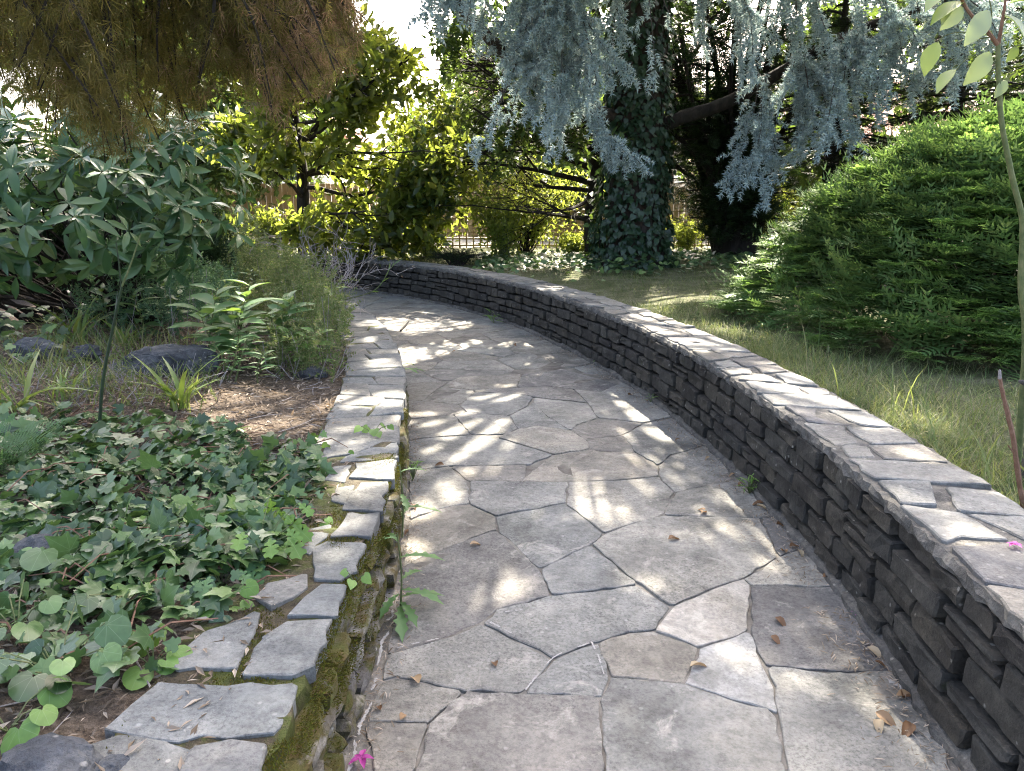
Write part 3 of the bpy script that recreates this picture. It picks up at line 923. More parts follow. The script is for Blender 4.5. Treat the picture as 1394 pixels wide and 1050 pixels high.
for poly in mosaic(CL, -1, .1, CL.s_of_y(1.18), WLW, (.3, .45), (.3, .6), .5):
    V, Fs = slab(poly, lambda pp: CL.at(pp[:, 0], -pp[:, 1]), HL, .05, .012, seg=.09, jit=.005, bev=.006)
    obj('capstone', V, [f[:, ::-1] for f in Fs], M['capleft'], lw, origin=V.mean(0))
# moss cushions: short fuzz over the bed between the copings, on the edge and down the face
n = 40000
q = rnd(n, CL.s_of_y(1.0), CL.s_of_y(4.1)); d = np.abs(rng.normal(.0, .16, n)).clip(0, WLW)
clump = hnoise(q * 3, d * 6, 2.2, 1) + hnoise(q, d, 9, 4) * .7
keep = clump > -.35
q, d, clump = q[keep], d[keep], clump[keep]
p1 = np.column_stack([CL.at(q, -d), np.full(len(q), .371) + .012 * np.clip(clump, 0, 1)])
n2 = 42000
q2 = rnd(n2, CL.s_of_y(1.0), CL.s_of_y(4.6)); z2 = .37 - np.abs(rng.normal(0, .13, n2)); z2 = z2.clip(.0, .37)
k2 = hnoise(q2 * 2, z2 * 12, 2.6, 3) > .15
q2, z2 = q2[k2], z2[k2]
p2 = np.column_stack([CL.at(q2, rnd(len(q2), -.02, .022)), z2])
nrm2 = np.column_stack([CL.at(q2, 1.0) - CL.at(q2, 0.0), np.full(len(q2), .4)])
pos = np.vstack([p1, p2]); dr = np.vstack([np.tile([0, 0, 1.0], (len(p1), 1)), nrm2]) + rng.normal(size=(len(pos), 3)) * .45
V, F = scatter((T_dia[0] * [.7, 1, 1], T_dia[1]), pos, frames(dr, rdir(len(pos))), rnd(len(pos), .005, .012))
tag(obj('moss', V, F, M['moss'], lw), kind='stuff')


# ------------------------------------------------------------------ branching helper
def grow(mb, leaves, p, d, L, r, depth, up=.0, spread=.9, kids=4, wob=.22, seg=6, tip=.25, minr=.003, flat=1.0, shrink=(.45, .75)):
    """a branch as a tapered tube, with side branches; ends are collected in leaves as (point, direction)"""
    n = 6; pts = [np.array(p, float)]; dd = nrm(d)
    for k in range(n):
        dd = nrm(dd + rng.normal(size=3) * wob * np.array([1, 1, flat]) + np.array([0, 0, up]))
        pts.append(pts[-1] + dd * L / n)
    pts = np.array(pts)
    mb.add(*tube(pts, np.linspace(r, max(minr, r * tip), n + 1), seg if r > .02 else 4))
    if depth <= 0:
        for k in range(1, n + 1): leaves.append((pts[k], nrm(pts[k] - pts[k - 1])))
        return
    for k in range(kids):
        t = rng.uniform(.25, 1.0); j = min(n - 1, int(t * n)); q = pts[j] + (pts[j + 1] - pts[j]) * (t * n - j)
        base = nrm(pts[j + 1] - pts[j]); lat = rdir(1)[0] * np.array([1, 1, flat]); lat = nrm(lat - base * (lat @ base))
        grow(mb, leaves, q, base + lat * spread * rng.uniform(.6, 1.3), L * rng.uniform(*shrink), max(minr, r * (1 - .6 * t) * .6), depth - 1, up, spread, kids, wob, seg, tip, minr, flat, shrink)

def leafcloud(anchors, per, T, size, jitter, updir=.6, along=.5, sizes=(.7, 1.2)):
    A = np.array([a for a, _ in anchors]); D = np.array([d for _, d in anchors])
    idx = np.repeat(np.arange(len(A)), per)
    n = len(idx)
    pos = A[idx] + rng.normal(size=(n, 3)) * jitter
    d = D[idx] * along + rdir(n)
    nn = rdir(n) * (1 - updir) + np.array([0, 0, updir])
    return pos, frames(d, nn), rnd(n, *sizes) * size

def put(o_name, T, pos, Rm, s, mat, parent, kind='stuff'):
    V, F = scatter(T, pos, Rm, s)
    o = obj(o_name, V, F, mat, parent)
    if kind: o['kind'] = kind
    return o

def split_leaves(T, pos, Rm, s, parent, mat_one, mat_mass, count, name='leaf', mass='foliage', box=None, facing=None, Tm=None):
    """the leaves that show largest become single parts, the rest one mass"""
    px, py = project(pos); dist = np.linalg.norm(pos - np.array([0, 0, CAM_H]), axis=1)
    score = s / dist
    vis = (px > -10) & (px < 1404) & (py > -10) & (py < 1060)
    if box is not None: vis &= (px > box[0]) & (px < box[2]) & (py > box[1]) & (py < box[3])
    score = np.where(vis, score, -1)
    if facing is not None: score = np.where(facing, score, score * .3)
    order = np.argsort(-score)[:count]; order = order[score[order] > 0]
    me = mesh_np(name, T[0], [T[1]], mat_one, True)
    for k in order: inst(name, me, Rm[k], pos[k], s[k], parent)
    rest = np.setdiff1d(np.arange(len(pos)), order)
    if len(rest): put(mass, Tm or T, pos[rest], Rm[rest], s[rest], mat_mass, parent)

# ------------------------------------------------------------------ sun flecks: gaps cut in the crowns overhead to throw them
FLECK = []      # centre x, y and half sizes on the z = 0 plane, following the sun down
def fleck(px, py, hw, hh, z=0.0):
    a = G(px, py, z); e = G(px + hw, py, z); f = G(px, py - hh, z); h = G(px, py + hh, z)
    FLECK.append((a[0] - KX * z, a[1] - KY * z, abs(e[0] - a[0]), abs(f[1] - h[1]) / 2))
for a in [(820,640,85,20),(690,648,34,14),(852,518,46,20),(835,600,45,14),(800,556,55,20),(765,600,40,22),(850,662,60,10),(585,482,55,10),(585,442,62,9),(560,430,50,7),
          (640,586,36,11),(600,625,22,7),(575,655,18,20),(568,700,18,16),(580,745,22,14),(700,714,22,16),(765,688,45,11),(655,800,40,16),(640,775,25,10),(1030,735,34,40),
          (1108,848,38,24),(1095,935,34,11),(960,730,40,16),(880,790,40,12),(985,825,16,9),(860,985,22,9),(700,535,45,8),(665,560,30,7),
          (560,572,22,7),(860,455,22,5),(905,620,30,12),(940,585,26,12),(790,480,40,5),(820,700,40,12),(1000,905,22,22),(720,600,30,9),(650,620,40,8),(600,660,30,12),(730,650,30,10),(690,500,40,6),(640,470,35,5),(730,470,30,5),(820,540,30,10),(780,620,30,10),(880,640,30,10),(640,520,25,6),(740,570,30,8),(900,560,20,8)]:
    fleck(*a)
for a in [(505,640,32,9),(478,606,30,8),(505,545,38,9),(530,490,20,10),(470,668,24,10),(500,672,14,10),(455,716,24,10),(470,600,40,8),(520,575,16,6),(480,470,24,8),(515,440,14,5),(440,760,16,8),(345,560,60,18),(300,545,40,14),(380,545,40,10)]:
    fleck(*a, HL)
for a in [(840,414,34,6),(920,448,20,6),(985,470,18,6),(1010,520,25,10),(1060,560,22,10),(1110,600,24,10),(1185,575,26,10),(1060,505,26,8),(1140,560,20,10),(1330,735,44,20),(1150,630,30,12),(1240,620,26,10),
          (1210,675,22,9),(1270,690,18,9),(940,455,24,5),(770,402,24,4),(1100,535,20,8),(1165,655,20,10)]:
    fleck(*a, HR)
for a in [(1000,432,34,9),(900,400,28,6),(1060,425,24,8),(955,402,25,5),(860,385,25,5),(1040,395,24,6),(800,372,26,4),(1320,640,26,20),(1250,560,24,14),(1370,670,20,16)]:
    fleck(*a, .55)
FL = np.array(FLECK)
def in_fleck(pos, grow_=1.0):
    S = pos[:, :2] - np.outer(pos[:, 2], [KX, KY])
    hit = np.zeros(len(pos), bool)
    for cx, cy, rx, ry in FL:
        hit |= ((S[:, 0] - cx) / (rx * grow_ * 1.08 + .035)) ** 2 + ((S[:, 1] - cy) / (ry * grow_ * 1.08 + .035)) ** 2 < 1
    return hit

rng = np.random.default_rng(41)
# ------------------------------------------------------------------ blue cedar
CX, CY = 2.02, 12.9
cz = gz(CX, CY)
cedar = thing('blue_cedar', 'large blue cedar with an ivy-covered trunk and weeping grey-blue sprays over the path', 'tree', (CX, CY, cz - .1))
tp = np.array([(CX, CY, cz - .2), (CX + .02, CY, cz + .5), (CX - .03, CY, cz + 1.6), (CX + .05, CY, cz + 3.2), (CX + .1, CY + .1, cz + 5), (CX + .05, CY, cz + 7.5), (CX, CY, cz + 11)])
tp = catmull(tp, 6)
V, Fs = tube(tp, np.interp(tp[:, 2], [cz, cz + .4, cz + 2, cz + 6, cz + 11], [.6, .47, .40, .30, .06]), 14, .03)
obj('trunk', V, Fs, M['bark'], cedar, smooth=True)
def limb(pts, r0, r1, parent=cedar, mat='bark', name='limb'):
    p = catmull(np.array(pts), 6)
    V, Fs = tube(p, np.linspace(r0, r1, len(p)), 9, .05)
    return obj(name, V, Fs, M[mat], parent, smooth=True)
limb([(CX + .1, CY - .1, 2.62), P(930, 160, 12.6), P(985, 142, 12.4), P(1040, 112, 12.2), P(1110, 72, 12.0), P(1180, 38, 11.7), P(1260, 6, 11.5), P(1350, -40, 11.2)], .115, .05, mat='darkbark')
limb([(CX - .1, CY, 2.75), P(760, 135, 12), P(720, 100, 11.4), P(680, 66, 10.9), P(640, 25, 10.4), P(600, -25, 9.9), P(540, -110, 9)], .12, .04)
limb([(CX, CY - .1, 4.6), P(850, -60, 12.2), P(830, -100, 11.9), P(790, -120, 11.7), P(755, -100, 11.5)], .13, .03)
sprays = []   # (pos, dir)
def hang(pts, every=.03, L=(.12, .3), down=.9, rad=.06, tw=.012):
    """a drooping branchlet with side twigs, all clothed in needle sprays"""
    p = catmull(np.array(pts), 10)
    limbs.add(*tube(p, np.linspace(tw, .003, len(p)), 5))
    S = np.concatenate([[0], np.cumsum(np.linalg.norm(np.diff(p, axis=0), axis=1))])
    q = np.arange(.0, S[-1], every * 1.6)
    pos = np.stack([np.interp(q, S, p[:, k]) for k in range(3)], 1)
    T = nrm(np.gradient(pos, axis=0)); fr = q / S[-1]
    d = T * .9 + rng.normal(size=(len(q), 3)) * .4
    sprays.append((pos, nrm(d), rnd(len(q), .18, .28)))
    for k in range(1, len(q), 2):
        sl = rng.uniform(.12, .42) * (1.05 - .75 * fr[k])
        lat = rng.normal(size=3); lat = nrm(lat - T[k] * (lat @ T[k]))
        sd = nrm(lat * rng.uniform(.4, .9) + T[k] * .9 + np.array([0, 0, -down * .3]))
        m_ = max(2, int(sl / .05)); f = np.linspace(.1, 1, m_)[:, None]
        pp = pos[k] + sd * sl * f + np.array([0, 0, -.25 * sl * down]) * f ** 2
        limbs.add(*tube(np.vstack([pos[k][None], pp]), np.linspace(.005, .002, m_ + 1), 3))
        sprays.append((pp, nrm(sd + np.array([0, 0, -.12 * down]) + rng.normal(size=(m_, 3)) * .35), rnd(m_, .16, .26)))
limbs = MB()
def fan(top, tips, Y0, Y1, short=1.0, **k):
    for (mx, my, tx, ty) in tips:
        y1 = Y1 + rng.uniform(-.35, .35)
        ty = my + (ty - my) * short
        hang([P(top[0] + rng.uniform(-12, 12), top[1], Y0), P((top[0] + mx) / 2, (top[1] + my) / 2 - 12, (Y0 + y1) / 2), P(mx, my, y1), P(tx, ty, y1 - .05)], **k)
fan((757, -95), [(700, 95, 652, 200), (690, 110, 668, 172), (705, 120, 690, 172), (722, 100, 705, 150), (722, 85, 722, 165), (745, 95, 742, 175), (765, 80, 760, 165), (762, 120, 768, 200),
                 (785, 90, 800, 150), (800, 60, 830, 110), (770, 150, 755, 205), (792, 150, 842, 222), (815, 160, 877, 228), (800, 30, 850, 100), (735, 40, 700, 70), (745, 60, 715, 105), (775, 40, 800, 75), (690, 20, 665, 60), (735, 130, 722, 150), (810, 100, 815, 150)], 11.5, 11.0, every=.038, down=.1)
fan((880, -90), [(885, 10, 893, 95), (905, 5, 925, 40), (840, 0, 850, 50)], 11.4, 11.0, every=.045)
fan((960, -90), [(955, 0, 958, 62), (1000, 10, 1012, 90), (1020, 20, 1025, 95)], 11.6, 11.2, every=.045)
for (x0, y0, tips) in [(1040, 100, [(1035, 180, 1015, 290), (1040, 190, 1040, 300), (1022, 170, 1000, 250), (1050, 180, 1062, 240), (1030, 210, 985, 268)]),
                       (1090, 75, [(1090, 130, 1085, 200), (1105, 150, 1110, 215), (1075, 110, 1060, 150), (1120, 130, 1135, 205), (1095, 190, 1060, 235)]),
                       (1150, 45, [(1150, 100, 1140, 190), (1165, 110, 1160, 200), (1180, 90, 1195, 190), (1140, 80, 1120, 130), (1190, 80, 1200, 150), (1150, 140, 1170, 215), (1130, 150, 1120, 212)]),
                       (1215, 20, [(1215, 70, 1210, 130), (1230, 80, 1245, 150), (1250, 60, 1262, 120), (1200, 60, 1180, 110)]),
                       (1280, -10, [(1270, 50, 1250, 140), (1290, 60, 1300, 155), (1305, 40, 1320, 130), (1325, 30, 1335, 95), (1350, 30, 1365, 90), (1390, 30, 1400, 100)]),
                       (1080, -60, [(1060, 20, 1050, 90), (1085, 20, 1090, 85), (1040, 10, 1030, 60), (1110, 10, 1120, 70), (1120, 30, 1140, 85)]),
                       (1200, -80, [(1180, -5, 1170, 40), (1205, 0, 1210, 45), (1240, -10, 1255, 30)])]:
    Y0 = np.interp(x0, [1040, 1300], [12.0, 11.2])
    fan((x0, y0), tips, Y0, Y0 - .3, short=.7, every=.052, down=.3)
fan((610, -60), [(608, 0, 604, 26), (590, -10, 580, 20), (640, -5, 636, 30), (660, 0, 655, 40)], 10.2, 9.8, every=.04)
pos = np.vstack([s_[0] for s_ in sprays]); dr = np.vstack([s_[1] for s_ in sprays]); ln = np.concatenate([s_[2] for s_ in sprays])
k_ = ~(in_fleck(pos, .8) & (rnd(len(pos)) < .8)); pos, dr, ln = pos[k_], dr[k_], ln[k_]
mb = MB()
for k, T in enumerate(T_ced):
    i = np.arange(len(pos)) % len(T_ced) == k
    mb.add(*scatter(T, pos[i], frames(dr[i], rdir(i.sum()) * .4 + np.array([0, 0, 1])), ln[i]))
tag(mb.obj('needles', M['cedar'], cedar), kind='stuff')
nvis = len(pos)
# the rest of the crown, above the picture: tiers of limbs with hanging sprays
cp = []; cd = []; cl = []
tiers = []
for k in range(42):
    h = rng.uniform(4.9, 9.5); az = k * 2.399 + rng.uniform(-.2, .2)
    Lb = rng.uniform(5.2, 8.2) * (1.15 - .04 * (h - 5)); tiers.append((h, az, Lb))
for k in range(9): tiers.append((rng.uniform(5.2, 8.0), -PI / 2 + (k - 4) * .19 + rng.uniform(-.06, .06), rng.uniform(6.0, 8.6)))  # further unseen limbs towards the camera, added to shade the near path
for h, az, Lb in tiers:
    d = np.array([math.cos(az), math.sin(az), .10]); lat = np.array([-math.sin(az), math.cos(az), 0])
    p0 = np.array([CX, CY, h]); t = np.linspace(0, 1, 8)[:, None]
    pts = p0 + d * Lb * t + np.array([0, 0, -.7]) * t ** 2 + lat * .25 * np.sin(t * 4 + az)
    limbs.add(*tube(pts, np.linspace(.055, .01, 8), 6))
    for u in np.arange(.14, 1.0, .045):
        for sg in (-1, 1):
            q0 = p0 + d * Lb * u + np.array([0, 0, -.7]) * u * u + lat * .25 * math.sin(u * 4 + az)
            sl = rng.uniform(.5, 1.5) * (1.1 - .5 * u)
            sd = nrm(lat * sg + d * .5 + np.array([0, 0, -.18]))
            e = q0 + sd * sl
            limbs.add(*tube(np.array([q0, (q0 + e) / 2 + [0, 0, .05], e]), [.006, .004, .0025], 3))
            m_ = int(sl * 28)
            f = rnd(m_, .08, 1.05)[:, None]
            cp.append(q0 + sd * sl * f + rng.normal(size=(m_, 3)) * .06); cd.append(sd * .6 + rng.normal(size=(m_, 3)) * .6 + np.array([0, 0, -.35])); cl.append(rnd(m_, .2, .42))
cp = np.vstack(cp); cd = np.vstack(cd); cl = np.concatenate(cl)
px, py = project(cp)
seen = (cp[:, 1] > .3) & (px > -60) & (px < 1454) & (py > -25) & (py < 1100)
S_ = cp[:, :2] - np.outer(cp[:, 2] - 1.3, [KX, KY])
over = ((S_[:, 0] - 4.5) / 2.0) ** 2 + ((S_[:, 1] - 6.6) / 2.2) ** 2 < 1
tipd = nrm(cd) * cl[:, None]
keep = ~seen & ~in_fleck(cp, 1.45) & ~in_fleck(cp + tipd * .5, 1.45) & ~in_fleck(cp + tipd, 1.3) & ~(over & (hnoise(S_[:, 0], S_[:, 1], 3.1) > -.62))  # crown cut open so sun reaches the flecks and the mound
cp, cd, cl = cp[keep], cd[keep], cl[keep]
# extra unseen branches, added to the crown to shade the near path
for k in range(34):
    sx, sy_ = rng.uniform(-.1, 1.9), rng.uniform(1.4, 3.5); z0_ = rng.uniform(5.4, 7.0)
    q0 = np.array([sx + KX * z0_, sy_ + KY * z0_, z0_]); sd = nrm(np.array([rng.uniform(-1, 1), rng.uniform(-1, .2), -.1])); sl = rng.uniform(.8, 1.3)
    st_ = np.array([CX, CY, z0_ + .3])
    limbs.add(*tube(np.array([st_, (st_ + q0) / 2 + [0, 0, .15], q0, q0 + sd * sl]), [.03, .02, .01, .003], 4))
    m_ = 85; f = rnd(m_, -.1, 1.05)[:, None]
    pp = q0 + sd * sl * f + rng.normal(size=(m_, 3)) * .13; dd = sd + rng.normal(size=(m_, 3)) * .8; ll = rnd(m_, .12, .22)
    px, py = project(pp); td = nrm(dd) * ll[:, None]
    kk = (py < -25) & ~in_fleck(pp + td * .5, .8)
    cp = np.vstack([cp, pp[kk]]); cd = np.vstack([cd, dd[kk]]); cl = np.concatenate([cl, ll[kk]])
print('cedar sprays', nvis, len(cp))
mb = MB()
for k, T in enumerate(T_cedc):
    i = np.arange(len(cp)) % len(T_cedc) == k
    mb.add(*scatter(T, cp[i], frames(cd[i], rdir(i.sum()) * .4 + np.array([0, 0, 1])), cl[i]))
tag(mb.obj('crown', M['cedar'], cedar), kind='stuff')
limbs.obj('branches', M['barkgrey'], cedar)
# ivy climbing the trunk
iv = thing('climbing_ivy', 'dense dark ivy clothing the thick cedar trunk', 'ivy', (CX, CY, cz))
n = 4600
z = cz + rnd(n) ** 1.15 * 4.4; a = rnd(n, 0, 2 * PI)
rr = np.interp(z, [cz, cz + .3, cz + 1.5, cz + 4.5], [.78, .62, .54, .42]) + rng.normal(size=n) * .035 + .06 * hnoise(a * 2, z * 3, 1.3)
pos = np.column_stack([CX - .05 + rr * np.cos(a), CY + rr * np.sin(a), z])
out = np.column_stack([np.cos(a), np.sin(a), np.full(n, .35)])
dn = np.column_stack([np.cos(a) * .3, np.sin(a) * .3, np.full(n, -1.0)]) + rng.normal(size=(n, 3)) * .4
put('foliage', T_ivy2, pos, frames(dn, out + rng.normal(size=(n, 3)) * .35), rnd(n, .07, .13), M['ivydark'], iv)
mb = MB()
for k in range(9):
    a = k * .7 + rng.uniform(0, .4); zz = np.linspace(cz, cz + 4, 9)
    mb.add(*tube(np.column_stack([CX - .05 + .5 * np.cos(a + .15 * np.sin(zz * 2)) * np.interp(zz, [cz, cz + 4], [1.1, .8]), CY + .5 * np.sin(a + .15 * np.sin(zz * 2)) * np.interp(zz, [cz, cz + 4], [1.1, .8]), zz]), .015, 4))
mb.obj('stems', M['bark'], iv)

rng = np.random.default_rng(42)
# ------------------------------------------------------------------ mound of bright green needles behind the wall
MX, MY = 4.35, 6.9
mz = gz(MX, MY)
mound = thing('mounded_conifer', 'broad mound of bright green layered needle sprays behind the stone wall', 'shrub', (MX, MY, mz))
def mound_r(a): return 1 + .07 * np.sin(3 * a + 1) + .05 * np.sin(7 * a)
PH = [0, .2, .65, 1.1, 1.45, 1.62, 1.72]; PR = [2.32, 2.2, 1.82, 1.42, .92, .5, .05]
nc_ = 740
ca = rnd(nc_, 0, 2 * PI); hq = 1.72 * rnd(nc_) ** 1.2
hq = np.where(rnd(nc_) < .2, 1.2 + .52 * rnd(nc_), hq)
hq = np.round(hq / .085) * .085 + rng.normal(size=nc_) * .022        # loose tiers
rr = np.interp(hq, PH, PR) * mound_r(ca) + rng.normal(size=nc_) * .035
cc = np.column_stack([MX + rr * np.cos(ca), MY + rr * np.sin(ca), mz + .04 + hq])
kf = np.sin(ca) < .5; cc, ca, hq = cc[kf], ca[kf], hq[kf]
per = 16; idx = np.repeat(np.arange(len(cc)), per); n = len(idx)
az = ca[idx] + rng.normal(size=n) * .75
out = np.column_stack([np.cos(az), np.sin(az), .10 + .35 * (hq[idx] / 1.72) ** 2 + rng.normal(size=n) * .07])
pos = cc[idx] - np.column_stack([np.cos(ca[idx]), np.sin(ca[idx]), np.zeros(n)]) * rnd(n, .0, .16)[:, None] + np.column_stack([-np.sin(ca[idx]), np.cos(ca[idx]), np.zeros(n)]) * rng.normal(size=(n, 1)) * .07 + np.column_stack([np.zeros((n, 2)), rng.normal(size=n) * .012])
d = out; a = az
nn = np.column_stack([np.cos(az) * .25, np.sin(az) * .25, np.ones(n)]) + rng.normal(size=(n, 3)) * .14
sz = rnd(n, .11, .19)
mb = MB()
for k, T in enumerate(T_yew):
    i = np.arange(n) % len(T_yew) == k
    mb.add(*scatter(T, pos[i], frames(d[i], nn[i]), sz[i]))
tag(mb.obj('sprays', M['spruce'], mound), kind='stuff')
# inner branches that carry the sprays
mb = MB()
for k in range(170):
    a = rng.uniform(0, 2 * PI); t = rng.uniform(0, 1) * PI / 2
    hh_ = 1.6 * rng.uniform(); rr_ = .9 * float(np.interp(hh_, PH, PR)); e = np.array([MX + rr_ * math.cos(a), MY + rr_ * math.sin(a), mz + .05 + hh_])
    s0 = np.array([MX + .2 * math.cos(a), MY + .2 * math.sin(a), mz + .05])
    mb.add(*tube(np.array([s0, (s0 + e) / 2 + [0, 0, .12], e]), [.03, .018, .006], 4))
mb.obj('branches', M['darkbark'], mound)
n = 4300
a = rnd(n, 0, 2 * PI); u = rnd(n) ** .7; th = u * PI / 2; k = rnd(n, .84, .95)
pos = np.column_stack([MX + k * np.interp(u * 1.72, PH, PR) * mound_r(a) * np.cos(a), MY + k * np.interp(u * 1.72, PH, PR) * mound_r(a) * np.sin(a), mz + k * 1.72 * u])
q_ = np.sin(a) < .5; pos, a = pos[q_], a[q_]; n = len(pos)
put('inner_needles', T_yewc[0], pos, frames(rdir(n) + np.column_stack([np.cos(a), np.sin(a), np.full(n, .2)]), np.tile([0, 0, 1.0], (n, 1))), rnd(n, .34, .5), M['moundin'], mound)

# ------------------------------------------------------------------ rhododendron
rz = gz(-3.7, 7.0)
rho = thing('rhododendron', 'large rhododendron with whorls of long leathery green leaves under the maple', 'shrub', (-3.7, 7.0, rz))
W_ = []
blobs = [((-4.0, 6.6, 1.45), (1.4, 1.1, .7)), ((-3.0, 7.3, 1.6), (.58, .7, .72)), ((-3.75, 7.2, 1.95), (1.1, .9, .7)), ((-5.2, 6.4, 1.5), (1.0, .9, .85)), ((-4.5, 6.5, 1.2), (1.2, .8, .4))]
for c, r in blobs:
    c = np.array(c); r = np.array(r)
    for k in range(int(220 * r[0] * r[2] / 1.1)):
        v = rdir(1)[0]
        if v[1] > .5 or v[2] < -.62: continue
        W_.append((c + v * r * rng.uniform(.78, 1.03), nrm(v / r + np.array([0, -.15, .55]))))
WP = np.array([x for x, _ in W_]); WD = np.array([d for _, d in W_])
per = 9
n = len(WP) * per; idx = np.repeat(np.arange(len(WP)), per); ph = np.tile(np.arange(per) * 2 * PI / per, len(WP)) + rng.normal(size=n) * .45
ax = WD[idx]; e1 = nrm(np.cross(ax, [0, 0, 1.0]) + 1e-4); e2 = np.cross(ax, e1)
rad = e1 * np.cos(ph)[:, None] + e2 * np.sin(ph)[:, None]
d = nrm(rad + ax * rng.uniform(-.55, .8, n)[:, None] + rng.normal(size=(n, 3)) * .14); nn = ax * .9 - d * .2 + rng.normal(size=(n, 3)) * .25
pos = WP[idx] + d * .015
kp = rnd(n) < .8; pos, d, nn = pos[kp], d[kp], nn[kp]; n = len(pos)
front = (d[:, 1] < .6)
split_leaves(T_rhodo, pos, frames(d, nn), rnd(n, .13, .24), rho, M['rhodo_o'], M['rhodo'], 290, box=(-10, 130, 370, 400), facing=front, Tm=t_leaf(.31, 3, .25, .28, .5))
mb = MB()
for k in range(0, len(WP), 7):
    s0 = np.array([-3.7 + rng.uniform(-.7, .5), 7.1 + rng.uniform(-.2, .3), rz])
    mb.add(*tube(np.array([s0, (s0 + WP[k]) / 2 + rng.normal(size=3) * .08 + [0, 0, .1], WP[k]]), [.02, .012, .005], 4))
mb.obj('branches', M['darkbark'], rho)

# ------------------------------------------------------------------ lace-leaf maple hanging in from the side
map_ = thing('lace_leaf_maple', 'weeping lace-leaf maple with brown-red thread-like leaves hanging in overhead', 'tree', (-4.1, 3.9, gz(-4.1, 3.9)))
mz0 = gz(-4.1, 3.9)
V, Fs = tube(catmull(np.array([(-4.1, 3.9, mz0 - .1), (-4.0, 3.85, mz0 + .7), (-3.8, 3.8, 1.9), (-3.5, 3.75, 2.7), (-3.1, 3.7, 3.1)]), 6), np.linspace(.14, .07, 25), 10, .05)
obj('trunk', V, Fs, M['barkgrey'], map_, smooth=True)
tw = MB(); mp = []; md = []
low = lambda px: np.interp(px, [-200, 0, 60, 150, 220, 265, 300, 340, 385, 420, 450, 490, 520], [215, 205, 222, 200, 188, 175, 150, 150, 200, 165, 115, 60, -20])
def maple_branch(px0, Y, top, lift, lean):
    tip_y = low(px0) + 12 - lift - abs(rng.normal()) * 45
    pts = [np.array([-3.1 + rng.uniform(-.3, .3), 3.7, 3.1]), (np.array([-3.1, 3.7, 3.1]) + P(px0 - 20, -260, Y)) / 2 + [0, 0, .25], P(px0 + lean * 1.3, -200, Y), P(px0 + lean, top, Y), P(px0 + lean * .45 + rng.normal() * 8, (top + tip_y) / 2, Y), P(px0, tip_y, Y + .05)]
    p = catmull(np.array(pts), 7)
    tw.add(*tube(p, np.linspace(.016, .003, len(p)), 4))
    pxx, pyy = project(p)
    k = np.where(pyy > -190)[0]
    for j in k:
        m_ = 7
        mp.append(p[j] + rng.normal(size=(m_, 3)) * np.array([.05, .05, .05])); md.append(np.tile([0, 0, -1.0], (m_, 1)) + rng.normal(size=(m_, 3)) * .5)
boughs = [(-30, 3.2), (15, 3.6), (45, 3.0), (80, 3.9), (110, 3.3), (150, 3.7), (175, 3.1), (215, 3.5), (245, 4.0), (270, 3.3), (310, 3.8), (345, 3.4), (385, 3.6), (410, 4.0), (440, 3.7), (470, 4.1), (60, 4.3), (200, 4.3), (130, 2.9), (330, 4.2), (455, 3.6), (480, 3.9), (425, 3.3), (365, 3.3)]
for bx, bY in boughs:
    lift = rng.uniform(-22, 95); lean = rng.uniform(-110, 80) if bx < 360 else rng.uniform(-150, -40)
    for k in range(7):
        maple_branch(bx + rng.normal() * 17, bY + rng.normal() * .12, rng.uniform(-120, -20), lift, lean + rng.normal() * 22)
mp = np.vstack(mp); md = np.vstack(md)
px, py = project(mp)
ok = (py < low(px) + 14 + 16 * np.sin(px / 17.) * np.sin(px / 41. + 1)) & (rnd(len(px)) < .86)
mp, md, px, py = mp[ok], md[ok], px[ok], py[ok]
red = rnd(len(mp)) < np.interp(px, [150, 300, 380, 480], [.02, .1, .4, .6])  # backlight as colour: more redder leaves towards the right
sz = rnd(len(mp), .03, .07)
put('crown', T_maple, mp[~red], frames(md[~red], rdir((~red).sum()) + np.array([0, -.6, .5])), sz[~red], M['maple'], map_)
o = put('red_backlit_foliage', T_maple, mp[red], frames(md[red], rdir(red.sum()) + np.array([0, -.6, .5])), sz[red], M['maplered_backlit'], map_)
o['label'] = 'outer leaves coloured redder for the backlight'
# outer crown above the picture
n = 3200
a = rnd(n, 0, 2 * PI); r_ = np.sqrt(rnd(n)) * 2.6
pos = np.column_stack([-2.9 + r_ * np.cos(a), 4.2 + r_ * .9 * np.sin(a), 2.75 + .55 * (1 - (r_ / 2.6) ** 2) + rng.normal(size=n) * .16])
px, py = project(pos)
keep = ((py < -20) | (px < -60)) & ~in_fleck(pos)
pos = pos[keep]; n = len(pos)
put('upper_crown', T_maple, pos, frames(np.tile([0, 0, -.6], (n, 1)) + rdir(n), rdir(n) + np.array([0, 0, 1.])), rnd(n, .09, .15), M['maple'], map_)
tw.obj('twigs', M['darkbark'], map_)
print('maple leaves', len(mp))

rng = np.random.default_rng(43)

